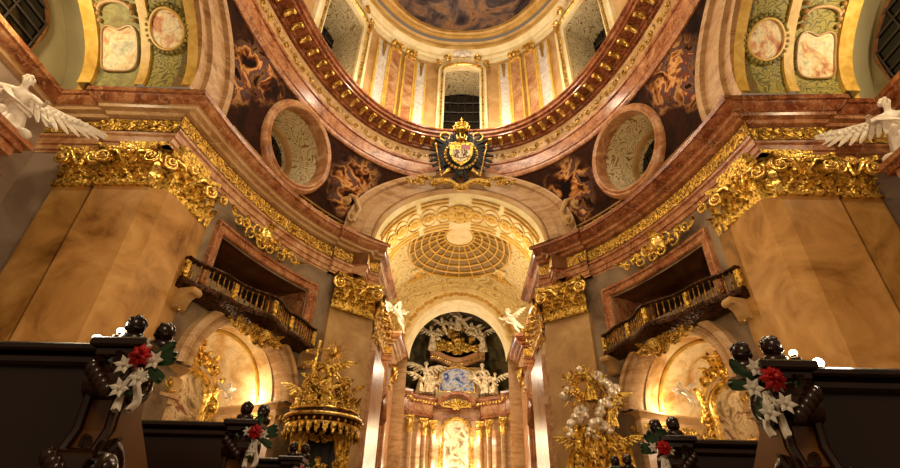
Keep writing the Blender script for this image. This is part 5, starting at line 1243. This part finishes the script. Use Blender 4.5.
def highaltar():
    e=empty('high_altar',W(0,3.5,FL),label='tall pink marble high altar with columns, arched painting and crowning angels',cat='altar')
    Y=3.46
    # stepped entablature
    pth=[(-.44,3.10),(-.36,3.10),(-.36,3.17),(-.285,3.22),(-.285,3.30),(-.13,3.40),(-.13,3.455)]
    full_=pth+[(-x,y) for x,y in reversed(pth)]
    zt=.905
    def seg(path,prof,name,mat):
        k=MB(); cols=[offset_path(path,d) for d,z in prof]
        k.grid([[W(cols[q][i][0],cols[q][i][1],prof[q][1]) for q in range(len(prof))] for i in range(len(path))]); return k.build(name,mat,e)
    en=seg(full_,[(.1,zt),(0,zt),(0,zt-.012),(.010,zt-.022),(.018,zt-.026),(.020,zt-.04),(.034,zt-.045),(.034,zt-.052)],'cornice',M['red'])
    seg(full_,[(.034,zt-.052),(.034,zt-.098)],'frieze',M['pink'])
    seg(full_,[(.034,zt-.098),(.028,zt-.10),(.028,zt-.115),(.034,zt-.117),(.034,zt-.13),(.10,zt-.13)],'architrave',M['red'])
    k=MB()
    for i in range(len(full_)-1):
        a,b=full_[i],full_[i+1]; L=math.hypot(b[0]-a[0],b[1]-a[1]); n=max(1,int(L/.022))
        o=offset_path([a,b],.012)
        for j in range(n):
            t=(j+.5)/n; p=W(o[0][0]+(o[1][0]-o[0][0])*t,o[0][1]+(o[1][1]-o[0][1])*t,zt-.040); k.box(tuple(p),(.12,.12,.16))
    k.build('gilded_dentil',M['gold2'],e)
    # columns
    for s in (-1,1):
        for (x,y) in ((.155,3.43),(.215,3.38),(.300,3.29),(.360,3.20)):
            r=.019*S; p=W(s*x,y,0)
            k=MB(); k.lathe([(r*1.35,-.1),(r*1.35,.15),(r*1.1,.3),(r,.45),(r*1.0,3),(r*.88,S*.655)],20,Matrix.Translation(p)); co=k.build('column',M['pinktan'],e)
            k=MB(); z0=S*.655+p.z
            for ring_,(zz,hh,n_) in enumerate(((0,.55,7),(.45,.55,7))):
                for i in range(n_):
                    a=2*pi*(i+.5*ring_)/n_; fr=Matrix.Translation((p.x,p.y,z0))@Matrix.Rotation(a,4,'Z'); leaf(k,lambda u,v,w,fr=fr: fr@Vector((r*.85+w,u,v)),0,zz,hh,.10,.16)
            k.lathe([(r*.85,-.05),(r*.95,0),(r*.85,.9),(r*1.3,1.1)],16,Matrix.Translation((p.x,p.y,z0))); k.box((p.x,p.y,z0+1.15),(r*2.9,r*2.9,.12))
            for a in range(4):
                fr=Matrix.Translation((p.x,p.y,z0+.98))@Matrix.Rotation(pi/4+a*pi/2,4,'Z'); k.sphere(fr@Vector((r*1.35,0,0)),(.11,.08,.12),8,6)
            k.build('capital',M['gold2'],co)
    k=MB(); k.grid([[W(x,y,z) for x,y in ((-.47,3.2),(-.38,3.26),(-.30,3.36),(-.14,3.50),(.14,3.50),(.30,3.36),(.38,3.26),(.47,3.2))] for z in (FL,zt-.13)]); k.build('back_wall',M['pinktan'],e)
    # altar painting
    hw=.098; zb,zc=.28,.685
    sh=[(-hw,zb),(-hw,zc)]+[(hw*math.cos(t),zc+hw*.95*math.sin(t)) for t in frange(pi,0,24)]+[(hw,zc),(hw,zb)]
    k=MB(); k.add([W(x,3.462,z) for x,z in sh],[tuple(range(len(sh)))]); k.build('altar_painting',M['altarpaint'],e)
    k=MB(); k.tube([W(x,3.455,z) for x,z in sh],.13,8,closed=True); k.tube([W(x*1.12,3.46,z if z<zc+.001 else zc+(z-zc)*1.12) for x,z in sh],.09,6,closed=True); k.build('painting_frame',M['gold2'],e)
    k=MB(); # painted group in relief strokes: a standing saint with light above
    k.build
    # arch of the cornice over the painting with gilded shell
    k=MB(); rows=[]
    for t in frange(pi*.02,pi*.98,28):
        c_,s_=math.cos(t),math.sin(t); rows.append([W(r*c_*1.0,3.455-d,zt-.055+r*.72*s_) for r,d in ((.105,.0),(.105,.055),(.115,.060),(.122,.072),(.132,.078),(.132,.0))])
    k.grid(rows); k.build('arched_pediment',M['red'],e)
    k=MB(); g=lambda u,v,w: W(0+u/S,3.45-w/S,zt-.065)+Vector((0,0,v))
    cluster(k,lambda u,v,w: g(u,v+.25,w+.4),2.2,1.1,.07,3,5)
    for i in range(9): a=pi*(i+.5)/9; k.tube([g(0,.0,.5),g(.9*math.cos(a),.72*math.sin(a),.6)],[.05,.09],6)
    k.build('gilded_shell',M['gold'],e,angle=60)
    # attic with the blue picture
    k=MB(); k.box(tuple(W(0,3.52,1.0)),(S*.40,S*.05,S*.30)); k.box(tuple(W(0,3.50,.935)),(S*.30,S*.08,S*.05)); at=k.build('attic',M['tan'],e)
    sh=[(-.125,.965),(-.125,1.08)]+[(.125*math.cos(t),1.08+.065*math.sin(t)) for t in frange(pi,0,18)]+[(.125,1.08),(.125,.965)]
    k=MB(); k.add([W(x,3.485,z) for x,z in sh],[tuple(range(len(sh)))]); k.build('blue_picture',M['bluepaint'],at)
    k=MB(); k.tube([W(x,3.482,z) for x,z in sh],.12,7,closed=True); k.build('picture_frame',M['gold2'],at)
    k=MB(); rows=[]
    for t in frange(-1,1,30):
        z=1.185+.028*math.cos(t*pi)*-1+.02; rows.append([W(t*.20,3.50-d,z+q) for d,q in ((-.02,-.03),(.02,-.03),(.03,-.015),(.04,0),(.05,.01),(.05,.028),(-.02,.03))])
    k.grid(rows); k.build('wavy_pediment',M['pink'],e)
    k=MB()
    for i in range(24):
        t=-1+2*(i+.5)/24; k.sphere(W(t*.195,3.455,1.19-.028*math.cos(t*pi)+.0),(.10,.10,.13),7,5)
    k.build('gilded_dentil',M['gold2'],e)
    k=MB(); cluster(k,lambda u,v,w: W(u/S,3.44-w/S,1.27)+Vector((0,0,v)),3.6,1.6,.10,13,6); k.build('gilded_carving',M['gold'],e,angle=60)
    k=MB(); rd=random.Random(4)
    for i in range(34):
        a=rd.uniform(0,pi); r=rd.uniform(.2,1); k.sphere(W(.20*r*math.cos(a),3.46,1.27+.20*r*math.sin(a)),(rd.uniform(.2,.42),)*3,9,7)
    k.build('carved_cloud',M['goldfine'],e)
    figs=[(0,3.38,1.39,0,2.0,'s1'),(-.055,3.38,1.38,.3,1.5,'p0'),(.055,3.38,1.38,-.3,1.5,'p1'),(-.10,3.38,1.34,.4,1.6,'p1'),(.10,3.38,1.34,-.4,1.6,'p0'),(-.185,3.38,1.23,.5,2.1,'s1'),(.185,3.38,1.23,-.5,2.1,'s1'),(-.15,3.40,1.30,.5,1.6,'p0'),(.15,3.40,1.30,-.5,1.6,'p1'),(-.20,3.38,.92,.3,2.6,'s1'),(.20,3.38,.92,-.3,2.6,'s0'),(-.165,3.40,.93,.3,1.9,'p0'),(.165,3.40,.93,-.3,1.9,'p1'),(-.25,3.30,.91,.5,1.9,'s2'),(.25,3.30,.91,-.5,1.9,'s2')]
    for x,y,z,rz,s_,kd in figs:
        me=SAINT[int(kd[1])] if kd[0]=='s' else PUTTO[int(kd[1])]
        obj_from(me,'angel_figure',M['giltstatue'],e,TRS(W(x,y,z),rz+pi,s_))
    k=MB(); q=W(0,3.46,1.47)
    for i in range(22): a=2*pi*i/22; l=1.5 if i%2 else 1.0; k.tube([q,q+Vector((l*math.cos(a),0,l*math.sin(a)))],[.09,.02],4)
    k.build('ray_burst',M['gold2'],e)
    k=MB(); k.box(tuple(W(0,3.42,.05)),(S*.85,S*.12,S*.2)); k.build('altar_base',M['red2'],e)
highaltar()

# ================================================================ PEWS, LAMPS, BOUQUETS
ordn=('front','second','third')
for s in (-1,1):
    side='left' if s<0 else 'right'
    for i in range(3):
        y0=1.36+.96*i; xi=((.915,.93,.98) if s<0 else (.80,.88,.96))[i]; xo=3.6; zt=1.125 if s<0 else 1.10
        e=empty('church_pew',(s*(xi+.1),y0,0),label='%s dark wooden pew with carved end on the %s of the aisle'%(ordn[i],side),cat='pew')
        k=MB(); k.box((s*(xi+.12+xo)/2,y0,.86),(xo-xi-.12,.05,.48),bev=.008); k.build('back_panel',M['wood'],e)
        k=MB(); k.box((s*(xi+.12+xo)/2,y0+.02,.35),(xo-xi-.12,.05,.56),bev=.008)
        for j in range(3): k.box((s*(1.35+.85*j),y0-.012,.40),(.72,.02,.38),bev=.006)
        k.build('lower_panel',M['woodlight'],e)
        k=MB(); k.box((s*(xi+.08+xo)/2,y0-.005,zt-.012),(xo-xi-.08,.12,.024),bev=.006); k.box((s*(xi+.08+xo)/2,y0-.01,zt-.045),(xo-xi-.08,.08,.03),bev=.008); k.box((s*(xi+.1+xo)/2,y0-.012,.635),(xo-xi-.1,.07,.035),bev=.008); k.build('cap_rail',M['darkwood'],e)
        k=MB(); k.box((s*(xi+.12+xo)/2,y0+.28,.45),(xo-xi-.12,.42,.04),bev=.008); k.build('seat',M['wood'],e)
        # end panel: S-curved board
        k=MB(); pr=[(0,0),(-.06,0),(-.08,.08),(-.04,.20),(-.02,.40),(-.05,.55),(-.09,.66),(-.07,.80),(-.03,.90),(-.04,1.0),(-.05,zt-.04),(.02,zt-.03),(.06,.95),(.30,.72),(.46,.66),(.50,.60),(.48,.08),(.50,0)]
        n=len(pr); vs=[(s*xi,y0+a,b) for a,b in pr]+[(s*(xi+.105),y0+a,b) for a,b in pr]; k.add(vs,[tuple(range(n)),tuple(range(n,2*n))]+[(q,(q+1)%n,n+(q+1)%n,n+q) for q in range(n)])
        en=k.build('end_panel',M['woodlight'],e,angle=20)
        # carving on the front edge: husks between two ridges
        k=MB()
        for xx in (.012,.093): k.tube([(s*(xi+xx),y0+a-.012,b) for a,b in pr[2:11]],.011,6)
        k.build('edge_moulding',M['darkwood'],en)
        k=MB(); 
        for j in range(9):
            b=.30+.066*j; a=-.045-.02*math.sin((b-.2)*9); g=lambda u,v,w,a=a,b=b: Vector((s*(xi+.052)+u,y0+a-.012-w,b+v)); leaf(k,g,0,0,.058,.016,.012); k.sphere(g(0,.0,.008),.011,6,5)
        k.build('carved_husk',M['darkwood'],en)
        # scrolls: aisle-side volutes
        for (yc,zc,r) in ((-.035,zt-.105,.050),(-.045,.80,.062)):
            k=MB(); g=lambda u,v,w,yc=yc,zc=zc: Vector((s*(xi-.012-w*.6),y0+yc+u,zc+v))
            put_spiral(k,g,0,0,r,1.9,pi/2,-1,.020,0,28,8); k.lathe([(.001,-.01),(r*.9,-.01),(r*.9,.105),(.001,.105)],20,Matrix.Translation((s*xi,y0+yc,zc))@Matrix.Rotation(s*pi/2,4,'Y'))
            for j in range(6): a=.4+j*.95; leaf(k,g,r*1.05*math.cos(a)*.9,r*1.0*math.sin(a)*.9-.02,.05,.016,.02)
            for j in range(5): k.sphere((s*(xi+.03+.015*j),y0+yc-r*.75-.008,zc-.03+.014*j),(.020,.020,.024),7,5)
            k.build('volute',M['darkwood'],en,angle=60)
        k=MB(); 
        for j in range(10):
            a=j*.63; g=lambda u,v,w,a=a: Vector((s*(xi+.05)+.055*math.cos(a)+u,y0-.04-.03*math.sin(a)-w,zt-.10+v)); leaf(k,g,0,-.02+.012*(j%3),.065,.018,.022)
        k.build('carved_foliage',M['darkwood'],en,angle=60)
        k=MB(); k.box((s*(xi+.045),y0-.03,zt-.005),(.150,.13,.026),bev=.005); k.box((s*(xi+.045),y0-.03,zt-.030),(.115,.10,.028),bev=.006); k.build('end_cap',M['darkwood'],en)
        # two carved putto busts on the cap
        for j,(dx,dy) in enumerate(((.060,-.02),(.000,.03))):
            k=MB(); T=Matrix.Translation((s*(xi+dx),y0+dy,zt+.006))@Matrix.Scale(.82,4); k.sphere(T@Vector((0,0,.022)),(.040,.028,.026),12,8); k.sphere(T@Vector((0,-.004,.072)),(.027,.028,.033),14,10); k.tube([T@Vector((0,0,.03)),T@Vector((0,-.002,.055))],.014,8)
            k.sphere(T@Vector((0,-.034,.068)),(.005,.007,.007),6,5)
            for q in (-1,1):
                k.sphere(T@Vector((q*.011,-.029,.076)),(.005,.004,.003),6,4); k.sphere(T@Vector((q*.028,-.003,.070)),(.005,.007,.009),6,4); k.sphere(T@Vector((q*.014,-.026,.058)),(.010,.008,.008),6,5)
            k.tube([T@Vector((-.008,-.031,.054)),T@Vector((.008,-.031,.054))],.003,4); rd=random.Random(j)
            for q in range(34):
                a=rd.uniform(0,2*pi); ee=rd.uniform(-.1,1); ce=math.sqrt(1-ee*ee) if abs(ee)<1 else 0
                if math.sin(a)<-.3 and ee<.5: continue
                k.sphere(T@Vector((.027*ce*math.cos(a),-.004+.028*ce*math.sin(a),.076+.030*ee)),.0085,6,4)
            k.build('putto_bust',M['darkwood'],en,angle=80)
        # lamps on the cap rail
        if i==0:
            for j,xx in enumerate((1.085,1.025) if s<0 else (.985,.925)):
                yy=y0-.01
                l=empty('pew_lamp',(s*xx,y0,zt),label='small glowing globe lamp %s the front %s pew'%(('on the top rail of','close beside the carved busts of')[j],side),cat='lamp')
                zz=(zt+.028,zt+.055)[j]; rr=(.014,.010)[j]
                k=MB(); k.sphere((s*xx,yy,zz),rr,16,12); k.build('bulb',M['bulb'],l)
                k=MB(); k.lathe([(.016,0),(.016,.008),(.008,.012),(.008,.02)],12,Matrix.Translation((s*xx,yy,zz-rr-.014))); k.tube([(s*xx,yy,zt-.0),(s*xx,yy,zz-rr)],.005,6); k.build('socket',M['bronze'],l)
        # bouquet tied to the end
        bx,by,bz=(s*(xi-.03),y0-.06,zt-.045) if i<2 else (s*(xi-.03),y0-.05,zt-.06)
        what={(-1,0):'red poinsettia and white lilies with ribbon tied to the front left pew end',(1,0):'white blooms with one red flower and leaves tied to the front right pew end',(-1,1):'single dark red bloom with pale ribbon on the second left pew end',(1,1):'bright red bloom with white ribbon on the second right pew end',(-1,2):'white ribbon bouquet on the third left pew end',(1,2):'dark red bloom on the third right pew end, lowest in the photo'}[(s,i)]
        rdx=0; b=empty('flower_bouquet',(bx,by,bz),label=what,cat='bouquet'); rd=random.Random(i*7+s)
        reds=[(0,0,0,.036)] if not (s>0 and i==0) else [(.02*s,0,.0,.038)]
        if (s,i)==(-1,2): reds=[(0,0,-.0,.02)]
        for (dx,dy,dz,r) in reds:
            k=MB(); c=Vector((bx+dx,by+dy-.03,bz+dz))
            for lay,(n_,rr,tl) in enumerate(((8,1.0,.2),(7,.75,.5),(5,.5,.9))):
                for q in range(n_):
                    a=2*pi*q/n_+lay*.4; d=Vector((math.cos(a),0,math.sin(a))); pp=c+d*r*rr; md=c+d*r*rr*.55+Vector((0,-.012*tl-.004,0)); sd=Vector((-d.z,0,d.x))*r*.30*rr
                    k.add([c,md+sd,pp+Vector((0,-.01*lay,0)),md-sd,md+Vector((0,-.006,0)),c+Vector((0,.003,0)),md+Vector((0,.003,0))],[(0,1,4),(0,4,3),(1,2,4),(4,2,3),(5,6,1),(5,3,6),(6,2,1),(6,3,2)])
            k.sphere(c+Vector((0,-.02,0)),.008,8,6); k.build('red_bloom',M['redflower'],b)
        nW=5 if i==0 else 3
        for q in range(nW):
            an=q*2*pi/nW+.5; dd_=.045+.012*(q%2); c=Vector((bx+dd_*math.cos(an)*.8,by-.012-.006*q,bz-.03+dd_*1.1*math.sin(an))); k=MB()
            for m_ in range(6):
                a=2*pi*m_/6+q; d=Vector((math.cos(a),-.25,math.sin(a))).normalized(); r=.030 if i==0 else .024; sd=Vector((-math.sin(a),0,math.cos(a)))*r*.26
                k.add([c,c+d*r*.5+sd,c+d*r,c+d*r*.5-sd,c+d*r*.5+Vector((0,-.006,0)),c+d*r*.5+Vector((0,.004,0))],[(0,1,4),(0,4,3),(1,2,4),(4,2,3),(0,5,1),(0,3,5),(5,2,1),(3,2,5)])
            k.sphere(c+Vector((0,-.006,0)),.006,6,5); k.build('white_bloom',M['whiteflower'],b,angle=70)
        k=MB()
        for q in range(8):
            a=rd.uniform(0,2*pi); g=lambda u,v,w,a=a: Vector((bx+u*math.cos(a)-v*math.sin(a),by-.005-w,bz-.01+u*math.sin(a)+v*math.cos(a))); leaf(k,g,0,.02,.075,.014,.02)
        k.build('leaves',M['leaf'],b)
        k=MB()
        for q in (-1,1):
            d=drape_mb([(bx,by-.01,bz-.03),(bx+q*.012,by-.02,bz-.07),(bx+q*.022,by-.01,bz-.11),(bx+q*.018,by-.02,bz-.14)],.007,.003,14,q,(1,0,.2)); k.add(d.v,d.f)
        k.build('ribbon',M['ribbon'],b,angle=60)

# ================================================================ LIGHT, CAMERA
def lamp(name,kind,loc,en,col=(1,.74,.42),size=.3,target=None,spot=None,**k):
    l=bpy.data.lights.new(name,kind); l.energy=en; l.color=col
    if kind=='POINT': l.shadow_soft_size=size
    if kind=='SPOT': l.shadow_soft_size=size; l.spot_size=R_(spot or 60); l.spot_blend=.6
    if kind=='AREA': l.size=size
    o=bpy.data.objects.new(name,l); C.objects.link(o); o.location=loc
    if target is not None: o.rotation_euler=(Vector(target)-Vector(loc)).to_track_quat('-Z','Y').to_euler()
    return o
WARM=(1,.75,.45); GOLD=(1,.79,.48); PALE=(1,.86,.66)
for s in (-1,1):
    # unseen nave fills added level with the galleries and floodlights on the cornices
    lamp('nave_fill','POINT',W(s*.28,.45,.55),700,WARM,.8)
    lamp('cornice_flood','SPOT',W(s*.60,1.0,1.03),0,PALE,.3,W(-s*.2,1.3,1.9),120)
    lamp('pier_flood','SPOT',W(s*.30,.30,.10),900,WARM,.4,W(s*.85,.95,.5),75)
    g,R,Z,D=NICHE[s]
    lamp('chapel_light','POINT',g((R-.35)*(1),Z+.15,-.9),65,GOLD,.15); lamp('chapel_light','POINT',g(-(R-.35),Z+.15,-.9),65,GOLD,.15)
    lamp('chapel_altar_light','POINT',g(0,.29*S,D+1.5),80,PALE,.12)
    lamp('vault_light','POINT',W(s*.98,.60,1.04),300,(1,.82,.50),.2)
    lamp('choir_light','POINT',W(s*.19,1.80,1.03),190,(1,.86,.55),.15)
    lamp('altar_light','POINT',W(s*.125,3.40,.45),220,PALE,.1); lamp('altar_light','POINT',W(s*.125,3.40,.65),90,PALE,.1)
    lamp('choir_vault_light','POINT',W(s*.28,2.3,1.05),380,GOLD,.2)
    lamp('choir_side_light','POINT',W(s*.10,2.75,.50),330,WARM,1.2)
    lamp('pew_light','POINT',(s*1.075,1.33,1.20),1.2,PALE,.03)
lamp('drum_light','POINT',W(0,.75,1.62),1600,PALE,1.0)
lamp('drum_light','POINT',W(0,1.35,1.60),260,PALE,.3)
for ph in (-40,40,-75,75,-15,15): lamp('drum_light','POINT',off(DRUM,ph,.12,1.56),110,PALE,.1)
lamp('nave_fill','POINT',W(0,-.25,.35),350,WARM,.8)  # weak unseen fill added behind the camera to lift the pews
lamp('apse_fill','POINT',W(0,3.05,.98),420,PALE,.3)  # unseen fill added to brighten the altar statues
for ph in (0,47,-47): lamp('reveal_fill','POINT',off(DRUM,ph,-.05,1.60),45,GOLD,.1)  # small unseen fills added inside the drum windows to brighten their reveals
lamp('ring_light','POINT',W(0,1.0,1.12),500,WARM,.6)
w=bpy.data.worlds.new('world'); sc.world=w; w.use_nodes=True; w.node_tree.nodes['Background'].inputs[0].default_value=(1,.68,.40,1); w.node_tree.nodes['Background'].inputs[1].default_value=.22

F=487.; PT,RO,YA,X0=0.5842481113281797, 0.028930175882699572, -0.022532804771075245, 0.0
f=Vector((math.sin(YA)*math.cos(PT),math.cos(YA)*math.cos(PT),math.sin(PT))); r=f.cross(Vector((0,0,1))).normalized(); u=r.cross(f)
c_,s_=math.cos(RO),math.sin(RO); Rr=c_*r+s_*u; Uu=c_*u-s_*r
cam=bpy.data.cameras.new('camera'); co=bpy.data.objects.new('camera',cam); C.objects.link(co)
mw=Matrix((( Rr.x,Uu.x,-f.x,-0.0026*S),(Rr.y,Uu.y,-f.y,0),(Rr.z,Uu.z,-f.z,E),(0,0,0,1))); co.matrix_world=mw
cam.sensor_width=36; cam.lens=F/900*36; cam.clip_start=.02; cam.clip_end=500; sc.camera=co
vs_=sc.view_settings; vs_.view_transform='Standard'; vs_.look='None'; vs_.gamma=1; vs_.use_curve_mapping=False; vs_.exposure=0.0
